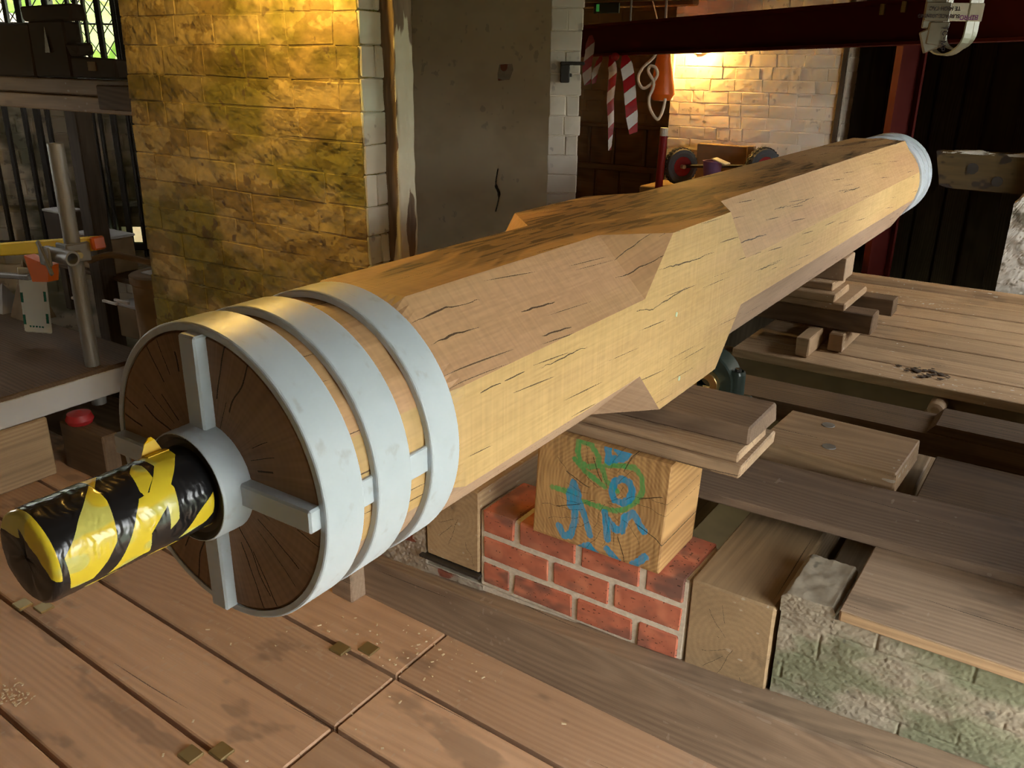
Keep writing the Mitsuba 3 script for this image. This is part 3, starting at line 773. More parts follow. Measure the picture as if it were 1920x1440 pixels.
def shaft_timber():
    V, F, U = [], [], []

    def quad(pts, facet):
        pts = np.array(pts, float)
        o = len(V)
        d = {0: (0, 1), 1: (-1, 1), 2: (-1, 0), 3: (-1, -1), 4: (0, -1), 5: (1, -1), 6: (1, 0), 7: (1, 1)}[facet]
        d = np.array(d) / np.hypot(*d)
        for x, y, z in pts:
            V.append((x, y, z)); U.append(((x * d[0] + z * d[1] + 3.0 * facet) * R, 0.38 if facet == 1 and pts[:, 1].max() > YB + 0.1 else TINT[facet]))
        for k in range(1, len(pts) - 1):
            t = pts[[0, k, k + 1]]
            if np.linalg.norm(np.cross(t[1] - t[0], t[2] - t[0])) > 1e-7: F.append((o, o + k, o + k + 1))

    def span(r0, y0, r1, y1):
        n = len(r0)
        for k in range(n):
            q = (k + 1) % n
            facet = k if n == 8 else FACET[k]
            quad([(r0[k][0], y0, r0[k][1]), (r1[k][0], y1, r1[k][1]), (r1[q][0], y1, r1[q][1]), (r0[q][0], y0, r0[q][1])], facet)

    on, of = octo(NEAR), octo(FAR)
    span(on, -1.98, on, YA - 0.5415); span(on, YA - 0.5415, SQ, YA); span(SQ, YA, SQ, YB); span(SQ, YB, of, YB + 0.68); span(of, YB + 0.68, of, 14.45)

    def rings(q, rmax):
        c = octo(q); pts, fac = [], []
        for k in range(8):
            a, b = c[k], c[(k + 1) % 8]
            for t in np.linspace(0, 1, 12, endpoint=False):
                pts.append(a + (b - a) * t); fac.append(k)
        pts = np.array(pts); r = np.linalg.norm(pts, axis=1)
        return pts, pts * np.minimum(1, rmax / r)[:, None], fac
    global FACET
    full, cut, FACET = rings(NEAR, 0.945)
    span(cut, -3.385, cut, -2.13); span(cut, -2.13, full, -1.98)
    full, cut, FACET = rings(FAR, 0.93)
    span(full, 14.45, cut, 14.72); span(cut, 14.72, cut, 16.06)
    o = len(V)
    for x, z in cut: V.append((x, 16.06, z)); U.append((x * R, 0.3))
    F.extend([(o, o + k + 1, o + k) for k in range(1, len(cut) - 1)])
    v = np.array(V); f = np.array(F)
    n = np.cross(v[f[:, 1]] - v[f[:, 0]], v[f[:, 2]] - v[f[:, 0]]); c = v[f].mean(1) * [1, 0, 1]
    bad = (n * c).sum(1) < 0
    f[bad] = f[bad][:, ::-1]
    return trimesh.Trimesh(v, f, process=False), np.array(U)


m, uv = shaft_timber()
put(shaft + '__timber', m, 'oak', uv=uv)
put(shaft + '__end_grain', lathe([(0.0001, -3.39), (0.93, -3.39), (0.943, -3.37)], 96), 'oak_end', label='brown end grain with radial cracks')
for y0, y1, r1, r0 in ((-3.394, -3.076, 1.0, 0.947), (-2.955, -2.637, 1.0, 0.947), (-2.43, -2.129, 1.0, 0.947), (14.759, 15.12, 0.977, 0.93), (15.20, 15.56, 0.977, 0.93), (15.64, 16.013, 0.977, 0.93)):
    b = 0.014
    put(shaft + '__iron_band', lathe([(r0, y1), (r0, y0), (r1 - b, y0), (r1 - b / 3, y0 + b / 3), (r1, y0 + b), (r1, y1 - b), (r1 - b / 3, y1 - b / 3), (r1 - b, y1), (r0, y1)], 128), 'paint_blue_grey', smooth=25)
g = box(0.85, 0.956, -3.2, -2.3, -0.09, 0.095, 0.008)
put(shaft + '__wedge_bar', g, 'paint_blue_grey', label='pale blue bar let in under the bands')
for a in (0, 90, 180, 270):
    arm = box(0.3, 0.95, -3.475, -3.36, -0.076, 0.076, 0.013)
    put(shaft + '__cross_arm', rot(arm, -a, (0, 1, 0), (0, 0, 0)), 'paint_blue_grey')
put(shaft + '__hub', lathe([(0.365, -3.37), (0.362, -3.585), (0.357, -3.60), (0.351, -3.602)], 72), 'paint_blue_grey', smooth=35)
put(shaft + '__hub_face', lathe([(0.352, -3.602), (0.335, -3.595), (0.31, -3.575), (0.2, -3.575)], 64), 'iron_black', smooth=30, label='black face of the hub')


def journal():
    prof = [(0.27, y) for y in np.linspace(-3.56, -4.555, 60)] + [(0.262, -4.575), (0.24, -4.59), (0.15, -4.592), (0.001, -4.585)]
    n = 96
    th = np.arange(n) * 2 * np.pi / n
    V = []
    for k, (r, y) in enumerate(prof):
        w = meshkit.fbm(np.stack([np.full(n, y * 9.0), np.cos(th) * 2.0, np.sin(th) * 2.0], 1), 3, 5) - 0.5
        V.append(np.stack([(r + 0.012 * w) * np.cos(th), y + (0.02 if y < -4.5 else 0.0) * w, (r + 0.012 * w) * np.sin(th)], 1))
    i = np.arange(n); j = (i + 1) % n
    F = []
    for k in range(len(prof) - 1):
        F += [np.stack([k * n + i, k * n + j, (k + 1) * n + j], 1), np.stack([k * n + i, (k + 1) * n + j, (k + 1) * n + i], 1)]
    return trimesh.Trimesh(np.vstack(V), np.vstack(F)[:, ::-1], process=False)


put(shaft + '__journal', journal(), 'hazard_tape', smooth=50, label='journal wrapped in black and yellow hazard tape')
th = np.radians(np.linspace(96, 112, 6))
put(shaft + '__journal__tape_end', strip([(0.275 * math.cos(t), -3.66, 0.275 * math.sin(t)) for t in th] + [(-0.12, -3.69, 0.33), (-0.1, -3.72, 0.36)],
    [(0.275 * math.cos(t), -3.80, 0.275 * math.sin(t)) for t in th] + [(-0.12, -3.76, 0.32), (-0.1, -3.74, 0.36)], 0.006), 'level_yellow', label='loose yellow end of the tape')
for x, y, z in ((0.93, 1.64, 0.05), (0.93, 1.86, -0.72)):
    put(shaft + '__peg', cyl((0.915, y, z), (0.934, y, z), 0.026, 14), 'peg_pale', label='small pale green peg end')


# ================================================================== timbers, packing and brickwork under the shaft
def pith(axis, x, y, z):
    z = z + ZO
    return {'x': (y * R, z * R), 'y': (x * R, z * R), 'z': (x * R, y * R)}[axis]


def timber(name, axis, x0, x1, y0, y1, z0, z1, m, label=None, cat=None, group=None, b=0.02, j=0.005, off=None, turn=0.0):
    c = np.array([(x0 + x1) / 2, (y0 + y1) / 2, (z0 + z1) / 2])
    q = c + (np.array(off) if off is not None else rng.normal(0, 0.12, 3))
    g = box(x0, x1, y0, y1, z0, z1, b, j)
    if turn: g = rot(g, turn, (0, 0, 1), c)
    return put(name, g, m, uv=pith(axis, *q), label=label, cat=cat, group=group)


bp = thing('brick_pier', 'low new red brick pier under the spray-painted oak block', 'brick pier')
put(bp + '__mortar', box(-1.30, 1.505, 1.254, 2.12, -3.855, -2.765, 0.02, 0.004), 'mortar')
COURSES = [(-3.07, -2.738, [(-1.25, -.755), (-.71, .10), (.145, .925), (.97, 1.47)]), (-3.44, -3.11, [(-1.25, -.26), (-.22, .56), (.60, 1.45)]), (-3.81, -3.48, [(-1.25, -.82), (-.775, .085), (.125, .89), (.93, 1.445)])]
for z0, z1, L in COURSES:
    for a, b in L:
        e = 0.03 if b > 1.4 else 0
        g = box(a + 0.016, b - 0.016, 1.238 + rng.uniform(-0.008, 0.004), 2.15, z0 + 0.014, z1 - (0.012 if z1 < -3 else 0), 0.017, 0.004)
        put(bp + '__brick', g, 'brick_red', uv=(rng.random() if a != .97 else 1.0, rng.random()))

put('oak_block', hull([(x, y, z) for x, z in ((-.455, -2.735), (1.165, -2.735), (-.375, -1.402), (1.222, -1.402), (-.40, -1.405), (1.2, -1.405)) for y in (1.17, 2.10)] +
    [(-.44, 1.155, -2.70), (1.15, 1.155, -2.70), (-.37, 1.155, -1.43), (1.21, 1.155, -1.43)]), 'oak_block',
    label='square oak block on the brick pier with green and blue spray-painted marks on its end', cat='wood block')
timber('packing_plank', 'x', -0.9, 1.90, 1.24, 2.33, -1.399, -1.256, 'wood_plank', 'thin pale packing plank lying directly on the painted oak block', 'plank', b=0.015)
timber('packing_plank', 'x', -0.8, 1.855, 1.285, 2.12, -1.254, -1.148, 'wood_plank', 'greenish middle plank of the three under the square part of the shaft', 'plank', b=0.012)
timber('packing_plank', 'x', -1.0, 1.88, 1.49, 2.335, -1.146, -0.932, 'wood_brown', 'thick dark weathered plank on top of the three, touching the shaft', 'plank', b=0.02)

timber('pit_timber', 'y', -2.17, -1.30, 1.23, 6.6, -3.69, -2.53, 'wood_beam', 'squared timber end beside the left edge of the brick pier', 'timber', off=(0.05, 0, 0.05), j=0.005)
put('pit_timber__iron_strip', box(-2.18, -1.28, 1.2, 1.24, -3.735, -3.70, 0.008), 'steel_dark', label='thin black strip under its end')
timber('pit_timber', 'y', 1.53, 2.44, 1.235, 6.6, -3.85, -2.70, 'wood_beam', 'squared timber end with fine radial cracks at the right of the brick pier', 'timber', off=(0.12, 0, -0.15), j=0.005)
put('pit_timber_001__iron_strip', box(1.5, 2.46, 1.2, 1.24, -3.90, -3.86, 0.008), 'steel_dark', label='thin black strip under its end')

timber('walkway_plank', 'x', 3.045, 7.6, 1.19, 2.92, -2.565, -2.44, 'wood_grey', 'wide worn plank lying on the green rendered wall, its sawn edge orange', 'plank', off=(0, 0.2, -0.35), b=0.012)
put('walkway_plank__sawn_edge', box(3.06, 7.58, 1.176, 1.2, -2.555, -2.452, 0.006), 'wood_boards', uv=pith('x', 0, 1.1, -2.9), label='fresh orange sawn edge')
timber('walkway_plank', 'x', 3.19, 7.6, 4.15, 5.62, -2.60, -2.48, 'wood_dark', 'dark plank behind the long grey plank at the right edge', 'plank', off=(0, 0.2, -0.35), b=0.012)
timber('walkway_plank', 'x', 0.2, 8.4, 2.62, 3.9, -2.44, -2.315, 'wood_brown', 'long dark grey plank running right from behind the oak block', 'plank', off=(0, 0.3, -0.3), turn=2.2, b=0.015)
bb = timber('bolted_block', 'x', 1.25, 2.98, 4.0, 5.30, -2.46, -2.17, 'wood_boards', 'pale wooden block with two grey plugs behind the long grey plank', 'wood block', off=(0, 0.17, -0.43), turn=-2.0)
for x, y in ((1.86, 5.05), (2.06, 4.33)):
    put(bb + '__plug', cyl((x, y, -2.19), (x, y, -2.155), 0.10, 18, r1=0.085), 'steel_galvanised', label='grey plug in a bored hole')
put('bearer_beam', hull([(x, y, z) for x in (0.0, 8.4) for y in (5.88, 6.75) for z in (-2.62, -2.30)]), 'wood_dark', uv=pith('x', 0, 6.4, -2.3), label='long dark bearer beam behind the bolted block', cat='timber beam')
put('bearer_beam__top_piece', hull([(2.98, 5.95, -2.30), (3.08, 5.95, -2.17), (3.08, 6.7, -2.17), (8.4, 5.95, -2.17), (8.4, 6.7, -2.17), (2.98, 6.7, -2.30), (8.4, 5.95, -2.30), (8.4, 6.7, -2.30)]), 'wood_dark', uv=pith('x', 0, 6.2, -2.0), label='raised step of the beam')
put('pole_end', lathe([(0.001, 8.60), (0.07, 8.605), (0.12, 8.63), (0.135, 8.68), (0.135, 9.14), (0.001, 9.14)], 28, center=(2.76, 0, -2.935)), 'wood_boards', uv=(0.4, 0.4), label='rounded pale pole end in the gap behind the bearer beam', cat='pole')
timber('pit_bearer', 'y', -0.5, 0.6, 2.4, 5.5, -3.6, -2.64, 'wood_beam', 'dark bearer under the cast bearing housing', 'timber')
timber('pit_bearer', 'y', 2.55, 3.0, 2.4, 9.1, -3.6, -3.075, 'wood_beam', 'dark bearer under the rounded pale pole end', 'timber')
for x in (3.6, 5.6):
    timber('pit_bearer', 'y', x, x + 0.8, 2.4, 6.6, -3.5, -2.625, 'wood_beam', f'dark bearer under the planks at the {"left" if x < 4 else "right"} of the pit', 'timber')

# plummer block beside the bearer beam
pb = thing('plummer_block', 'dark green cast bearing housing behind the packing planks', 'bearing')
put(pb + '__body', lathe([(0.2, 4.9), (0.44, 4.9), (0.46, 4.93), (0.46, 5.28), (0.44, 5.3), (0.2, 5.3)], 48, center=(0.05, 0, -1.88)), 'cast_green', smooth=30)
put(pb + '__foot', box(-0.6, 0.72, 4.92, 5.28, -2.635, -2.06, 0.03), 'cast_green')
put(pb + '__bush', lathe([(0.10, 4.78), (0.2, 4.78), (0.205, 4.8), (0.205, 4.92)], 40, center=(0.12, 0, -1.88)), 'brass_bright', smooth=30, label='bright brass bush')
put(pb + '__oil_cup', lathe([(0.001, -2.06), (0.115, -2.06), (0.115, -1.70), (0.105, -1.66), (0.085, -1.65), (0.075, -1.70), (0.001, -1.70)], 28, 'z', (0.52, 5.05, 0)), 'cast_green', smooth=30, label='hollow round boss with a bolt')
put(pb + '__bolt', cyl((0.52, 5.05, -1.72), (0.52, 5.05, -1.62), 0.05, 6), 'steel_dark')

# boarded platform at the back right
pf = thing('board_platform', 'platform of long pale boards behind the pit at the right', 'platform')
ys = [8.86, 9.72, 10.58, 11.35, 12.36, 13.33, 14.2, 15.1, 15.9]
for a, b in zip(ys[:-1], ys[1:]):
    dz = rng.uniform(-0.035, 0.0)
    put(pf + '__board', box(-0.9, 8.4, a + 0.03, b - 0.03, -2.78, -2.602 + dz, 0.014), 'wood_boards', uv=pith('x', 0, (a + b) / 2 + rng.uniform(-0.3, 0.3), -3.1))
put(pf + '__edge_batten', box(-0.9, 8.4, 15.92, 16.25, -2.78, -2.47, 0.02), 'wood_boards', uv=pith('x', 0, 16, -2.9), label='raised batten along the back edge')
for x in (0.5, 4.0, 7.5):
    put(pf + '__joist', box(x, x + 0.4, 9.6, 16.2, -3.5, -2.79, 0.02), 'wood_beam', uv=pith('y', x, 0, -3.1))

# far packing under the shaft
timber('packing_batten', 'y', 0.21, 0.46, 9.08, 13.2, -2.592, -2.235, 'wood_boards', 'square batten lying on the boards below the far packing', 'batten', off=(0.3, 0, -0.2))
timber('packing_batten', 'y', 0.62, 0.90, 9.75, 13.4, -2.592, -2.235, 'wood_boards', 'second batten on the boards, right of the first', 'batten', off=(0.3, 0, -0.2))
timber('packing_beam', 'x', -2.6, 1.32, 9.93, 10.45, -2.232, -1.845, 'wood_dark', 'dark heavy beam lying across the two battens', 'beam')
timber('packing_beam', 'x', -2.6, 1.36, 11.55, 12.0, -2.232, -1.90, 'wood_dark', 'second dark beam behind the first under the far packing', 'beam')
timber('packing_slab', 'x', -1.6, 0.81, 9.87, 11.6, -1.84, -1.692, 'wood_boards', 'widest pale board of the far packing, lying on the dark beams', 'board')
timber('packing_slab', 'x', -1.2, 0.615, 9.84, 10.9, -1.688, -1.535, 'wood_boards', 'middle board of the far packing under the thin one', 'board')
timber('packing_slab', 'x', -0.9, 0.51, 10.07, 10.95, -1.53, -1.382, 'wood_boards', 'thin board right under the topmost block of the far packing', 'board', turn=-1.0)
timber('packing_chock', 'y', -0.9, 0.60, 10.33, 11.05, -1.378, -0.945, 'wood_plank', 'topmost upright chock of the far packing, touching the shaft', 'wood block', b=0.015)

# posts, steel and the mossy timber at the far right
put('mossy_timber', hull([(0.75, 17.5, 0.50), (0.95, 17.5, -0.30), (1.15, 17.5, -0.36), (7.5, 17.5, 0.62), (7.5, 17.5, -0.42), (0.75, 17.9, 0.50), (0.95, 17.9, -0.30), (1.15, 17.9, -0.36), (7.5, 17.9, 0.62), (7.5, 17.9, -0.42)]), 'old_timber', uv=(0.1, 0.1),
    label='old brown horizontal timber with peg holes behind the far iron bands', cat='timber beam')
put('mossy_timber__lit_edge', rough(0.9, 7.4, 0.47, 0.60, 17.5, 0.03, 90, 6, lambda X: 0.50 + 0.016 * X + 0.02 * np.sin(X * 5), False, 31, 0.4), 'pillar_stone', label='top edge made pale for the light on it')  # pale strip stands in for light falling on the top edge
for x, z, r in ((1.62, 0.14, 0.13), (2.2, -0.12, 0.12)):
    put('mossy_timber__peg_hole', cyl((x, 17.47, z), (x, 17.52, z), r, 18), 'steel_dark')
put('stone_pillar', rough(2.72, 4.6, -2.6, -0.2, 16.45, 0.10, 60, 80, lambda X: -0.2 - 0.25 * np.clip((2.95 - X) / 0.2, 0, 1), False, 21, 0.8), 'pillar_stone', smooth=40, label='flaking whitewashed pillar at the right edge behind the platform', cat='pillar')


def isection(p0, p1, width, height, up_=(0, 0, 1)):
    """A rolled steel I-section from p0 to p1 (the middle of its lower flange)."""
    p0, p1 = np.array(p0, float), np.array(p1, float)
    d = (p1 - p0); L = np.linalg.norm(d); d /= L
    s = np.cross(d, up_); s /= np.linalg.norm(s); u = np.cross(s, d)
    w, h, t = width / 2, height, 0.055
    q = [(-w, 0), (w, 0), (w, t), (t / 2, t * 1.4), (t / 2, h - t * 1.4), (w, h - t), (w, h), (-w, h), (-w, h - t), (-t / 2, h - t * 1.4), (-t / 2, t * 1.4), (-w, t)]
    m = trimesh.creation.extrude_polygon(Polygon(q), L, engine='earcut')
    v = np.array(m.vertices)
    m.vertices = p0 + v[:, :1] * s + v[:, 1:2] * u + v[:, 2:] * d
    return m


sb = put('steel_beam', isection((-11.0, 17.2, 2.50), (6.0, 9.78, 2.97), 0.55, 0.80), 'steel_red', label='dark red steel beam crossing above the far half of the shaft', cat='steel beam')
for x, y, z in ((0.19, 12.08, 3.44), (0.60, 11.9, 3.47)):
    put(sb + '__bolt', cyl((x, y, z - 0.09), (x, y, z + 0.1), 0.05, 8), 'brass')
put('steel_post', isection((-0.72, 18.75, -9), (-0.72, 18.75, 4.6), 0.5, 0.62, (0.86, 0.5, 0)), 'steel_red', label='red steel post behind the far end of the shaft', cat='steel post')
put('steel_post', isection((2.75, 20.0, -9), (2.75, 20.0, 4.6), 0.5, 0.62, (0.86, 0.5, 0)), 'steel_red', label='very dark red steel post right of the shaft end, above and below the old timber', cat='steel post')

# old post by the pier
def old_post():
    n, m_ = 40, 150
    q = [(-3.02, 1.64), (-2.775, 1.62), (-2.77, 1.66), (-2.775, 1.95), (-3.02, 1.98)]
    ring = Polygon(q).exterior
    pts = np.array([ring.interpolate(t, normalized=True).coords[0] for t in np.linspace(0, 1, n, endpoint=False)])
    V = []
    for z in np.linspace(-4.7, 4.62, m_):
        c = pts.mean(0)
        p3 = np.column_stack([pts * 3.0, np.full(n, z * 0.8)])
        h = (meshkit.fbm(p3 * 3.0, 4, 3) - 0.5) * 0.07
        d = (pts - c) / np.linalg.norm(pts - c, axis=1, keepdims=True)
        V.append(np.column_stack([pts + d * h[:, None], np.full(n, z)]))
    i = np.arange(n); j = (i + 1) % n
    F = []
    for k in range(m_ - 1):
        F += [np.stack([k * n + i, k * n + j, (k + 1) * n + j], 1), np.stack([k * n + i, (k + 1) * n + j, (k + 1) * n + i], 1)]
    return trimesh.Trimesh(np.vstack(V), np.vstack(F), process=False)


put('old_post', old_post(), 'post_wood', smooth=50, label='rotten wooden post with flaking pale paint between the pier and the shaded wall', cat='wooden post')
put('wall_bracket', splay(join(box(0.19, 0.36, -0.14, -0.02, 2.1, 2.46, 0.015), box(0.19, 0.62, -0.2, -0.02, 2.4, 2.46, 0.012), box(0.36, 0.40, -0.12, -0.04, 2.2, 2.26, 0.01))), 'steel_dark', label='black metal bracket on the narrow white brick end', cat='bracket')
timber('prop_block', 'z', -3.62, -3.2, 0.84, 1.12, -4.68, -4.1, 'wood_grey', 'short grey wooden block on the floor against the kerb timber', 'wood block', off=(0.3, 0.3, 0), turn=-3)

# brass plates let into the floor boards, in pairs across a seam
for x, y, lab in ((-2.64, -0.02, 'left one of the pair nearest the brick pier'), (-2.33, 0.2, 'right one of the pair nearest the brick pier'), (-2.69, -2.26, 'left one of the pair at the bottom of the photo'), (-2.45, -2.03, 'right one of the pair at the bottom of the photo'),
                  (-6.93, -2.0, 'left one of the pair under the taped journal'), (-6.62, -1.86, 'right one of the pair under the taped journal')):
    put('floor_plate', skew(box(x - 0.115, x + 0.115, y - 0.1 - 0.0, y + 0.1, -4.70, -4.655, 0.012)), 'brass', label='brass floor plate, ' + lab, cat='floor plate', group='square brass plates across the floor seams')

# wood chips and plaster crumbs on the floor
P = []
for i in range(110):
    x, y = rng.uniform(-5, 3), rng.uniform(-3.2, 0.9)
    if rng.random() < 0.6: x, y = rng.normal(-1.9, 0.6), rng.normal(0.45, 0.35)
    if y > 0.95: continue
    s = rng.uniform(0.008, 0.022)
    m = trimesh.creation.box((s * rng.uniform(1, 3), s, s * 0.5)); m.apply_transform(trimesh.transformations.rotation_matrix(rng.uniform(0, 3), (0, 0, 1)))
    P.append(m.apply_translation((x, y - 0.037 * (x + 1.7), -4.668)))
for i in range(60):
    m = trimesh.creation.box((0.03 * rng.uniform(0.5, 1.6), 0.014, 0.008)); m.apply_transform(trimesh.transformations.rotation_matrix(rng.uniform(0, 3), (0, 0, 1)))
    P.append(m.apply_translation((rng.normal(-5.2, 0.14), rng.normal(-2.85, 0.08), -4.664)))
put('wood_chips', join(*P), 'wood_chip', label='pale wood chips scattered over the floor boards', cat='wood chips', kind='stuff')
P = []
for i in range(40):
    m = trimesh.creation.icosphere(0, rng.uniform(0.015, 0.05)); m.vertices = m.vertices * [1.6, 1, 0.35] + [rng.normal(2.35, 0.22), rng.normal(9.55, 0.14), -2.585]
    P.append(m)
put('plaster_crumbs', join(*P), 'card_dark', label='dark crumbs on the front board of the platform', cat='debris', kind='stuff')

# ================================================================== things about the pier's left
# low stage with a white fascia
st = thing('low_stage', 'low dark wooden stage with a whitened fascia board at the far left', 'stage')
put(st + '__deck', box(-17.5, -10.42, -3.0, 2.9, -3.12, -2.98, 0.02), 'wood_dark', uv=pith('x', 0, 0, -3.4))
put(st + '__fascia', box(-10.50, -10.39, -3.0, 3.2, -3.53, -3.06, 0.015), 'white_paint', label='whitened fascia board')
timber('stage_bearer', 'y', -11.3, -10.39, -3.0, 0.68, -4.68, -3.55, 'wood_beam', 'squared timber on the floor under the whitened fascia, at the left edge', 'timber')
timber('floor_block', 'z', -10.55, -9.2, 0.95, 1.25, -4.68, -3.75, 'wood_dark', 'dark wooden block on the floor behind the hub, under the scaffold pole', 'wood block')
put('red_fitting', lathe([(0.001, -3.74), (0.2, -3.74), (0.24, -3.66), (0.2, -3.55), (0.001, -3.5)], 24, 'z', (-10.1, 1.1, 0)), 'red_paint', smooth=30, label='dull red fitting on top of the dark floor block', cat='fitting')
put('scaffold_pole', lathe([(0.11, -3.75), (0.135, -3.75), (0.135, 1.05), (0.115, 1.05), (0.115, -3.75)], 40, 'z', (-10.72, 1.85, 0)), 'steel_galvanised', smooth=30, label='upright grey scaffold pole left of the pier', cat='scaffold pole')
cl = thing('scaffold_coupler', 'rusty scaffold coupler with bolt on the upright pole', 'coupler')
for a in ((-10.9, -10.55, 1.31, 1.36), (-10.9, -10.55, 1.63, 1.70), (-10.585, -10.5, 1.6, 2.05)):
    put(cl + '__jaw', box(*a, -0.99, -0.65, 0.02), 'steel_galvanised')
put(cl + '__bolt', cyl((-10.5, 1.8, -0.82), (-10.3, 1.72, -0.82), 0.06, 6), 'brass')
put(cl + '__flap', rot(box(-10.76, -10.66, 1.28, 1.33, -1.15, -0.5, 0.02), -28, (0, 1, 0), (-10.66, 1.45, -0.8)), 'steel_galvanised')
put('short_tube', lathe([(0.095, -10.15), (0.13, -10.15), (0.13, -10.95), (0.095, -10.95), (0.095, -10.15)], 36, 'x', (0, 1.5, -0.82)), 'steel_galvanised', smooth=30, label='short open scaffold tube with its end towards the camera', cat='scaffold tube')
lv = thing('spirit_level', 'long yellow spirit level held across behind the scaffold pole', 'spirit level')
put(lv + '__body', rot(box(-15.0, -10.48, 2.05, 2.25, -0.82, -0.57, 0.02), -9, (0, 1, 0), (-10.48, 2.15, -0.65)), 'level_yellow')
put(lv + '__end_cap', rot(box(-10.48, -10.36, 2.03, 2.27, -0.81, -0.57, 0.03), -7.5, (0, 1, 0), (-10.48, 2.15, -0.65)), 'orange_plastic', label='orange end cap')
fl = thing('plastering_float', 'white plastic board hung upright from the coupler, with green printed marks', 'float')


def facing(g, x, y, tilt=0.0):
    """Stands a piece built in (s, d, z) at (x, y), turned square to the slanted window wall."""
    m = rot(g, tilt, (0, 1, 0), (0, 0, -2)); v = np.array(m.vertices)
    m.vertices = np.column_stack([x + 0.83 * v[:, 0] - 0.56 * v[:, 1], y + 0.56 * v[:, 0] + 0.83 * v[:, 1], v[:, 2]]); return m


FX, FY, FT = -12.6, 1.95, 4
put(fl + '__board', facing(box(-0.27, 0.27, -0.03, 0.03, -2.72, -1.40, 0.04), FX, FY, FT), 'white_plastic')
for s, z in ((-0.25, -1.9), (-0.25, -2.35), (0.2, -1.85), (0.2, -2.3)):
    put(fl + '__green_mark', facing(box(s, s + 0.05, -0.045, -0.032, z - 0.2, z, 0.004), FX, FY, FT), 'green_print')
for k in range(5):
    put(fl + '__green_mark', facing(box(-0.14 + k * 0.06, -0.105 + k * 0.06, -0.045, -0.032, -2.6, -2.565, 0.004), FX, FY, FT), 'green_print')
put('orange_wedge', hull([(-12.0, 1.6, -1.02), (-11.2, 1.6, -1.1), (-11.3, 1.6, -1.42), (-11.86, 1.6, -1.5), (-12.0, 1.8, -1.02), (-11.2, 1.8, -1.1), (-11.3, 1.8, -1.42), (-11.86, 1.8, -1.5)]), 'orange_plastic', label='orange plastic wedge hanging under the spirit level', cat='wedge')
put('grey_bar', rot(box(-14.6, -12.4, 1.78, 1.92, -1.6, -1.5, 0.02), -6, (0, 1, 0), (-12.5, 1.85, -1.4)), 'steel_galvanised', label='grey bar end behind the white board at the left edge', cat='bar')
put('scaffold_sheet', tube([(-11.4, 2.5, -1.2), (-10.8, 2.55, -1.02), (-10.1, 2.6, -1.0), (-9.2, 2.7, -1.06), (-8.4, 2.8, -1.1)], 0.06), 'card_brown', smooth=True, label='bent brown strip running from the coupler behind the pier', cat='strip')
put('grey_post', box(-12.95, -12.55, 3.35, 3.7, -4.6, 1.5, 0.02), 'wood_upright', uv=pith('z', -12.7, 3.5, 0), label='dark wooden post under the shelf beams behind the scaffold pole', cat='wooden post')

# shelf beams with stacked boxes in front of the window
timber('shelf_beam', 'x', -16.0, -8.6, 3.0, 3.7, 1.77, 2.05, 'wood_boards', 'upper of two brown beams crossing in front of the leaded window', 'beam')
timber('shelf_beam', 'x', -16.0, -8.6, 2.95, 3.65, 1.48, 1.755, 'wood_boards', 'lower of two brown beams crossing in front of the leaded window', 'beam')
timber('shelf_beam', 'x', -10.9, -8.6, 2.85, 2.98, 1.56, 1.98, 'wood_dark', 'short dark beam end lapped over the two brown beams by the pier', 'beam')
boxes = [('dark stack of boxes at the left end of the shelf beams', -15.6, -13.2, 2.06, 3.03, 0.0), ('tall dark box in the middle of the shelf beams', -13.15, -11.95, 2.06, 3.05, 0.0),
         ('flat board on the tall dark box with its end sticking out right', -13.3, -11.75, 3.06, 3.32, 2.0), ('dark plank end sticking out beside the tall box', -11.94, -11.62, 2.46, 2.66, 0.0),
         ('low dark crate on the shelf beams next to the pier', -11.92, -10.5, 2.06, 2.42, 0.0)]
for lab, x0, x1, z0, z1, t in boxes:
    put('stored_box', rot(box(x0, x1, 3.05, 3.38, z0, z1, 0.03, 0.015), t, (0, 0, 1), ((x0 + x1) / 2, 3.5, 0)), 'card_dark', label=lab, cat='box')
put('stored_box__label', box(-11.35, -11.1, 3.03, 3.06, 2.2, 2.36, 0.005), 'card_brown')
put('paper_spike', hull([(-12.55, 3.02, 2.95), (-12.62, 3.0, 2.5), (-12.45, 3.0, 2.5), (-12.53, 3.06, 2.5)]), 'white_paint', label='thin pale pointed sliver leaning on the tall dark box', cat='sliver')

# iron bars of the grille below and in front of the window
gr = thing('iron_grille', 'grille of dark upright bars below the leaded window', 'grille')
KG = 19.9 / 15.5
for s, r in ((-9.95, 0.05), (-9.5, 0.06), (-9.11, 0.05), (-8.81, 0.055), (-8.48, 0.055), (-8.26, 0.085), (-8.08, 0.055), (-7.44, 0.045), (-7.31, 0.06), (-7.18, 0.04), (-6.95, 0.075), (-6.70, 0.04), (-6.60, 0.055)):
    put(gr + '__bar', slant(box((s - r * 0.55) * KG, (s + r * 0.55) * KG, 19.85, 19.97, -1.95, 4.6, 0.01)), 'steel_dark')
put(gr + '__rail', slant(box(-14.6, -8.0, 19.82, 20.0, -1.78, -1.62, 0.02)), 'steel_dark')
put('window_pipe', slant(cyl((-7.22 * 20.2 / 17, 20.2, -2), (-7.22 * 20.2 / 17, 20.2, 4.6), 0.12, 20)), 'steel_galvanised', smooth=40, label='grey pipe beside the leaded window next to the pier', cat='pipe')

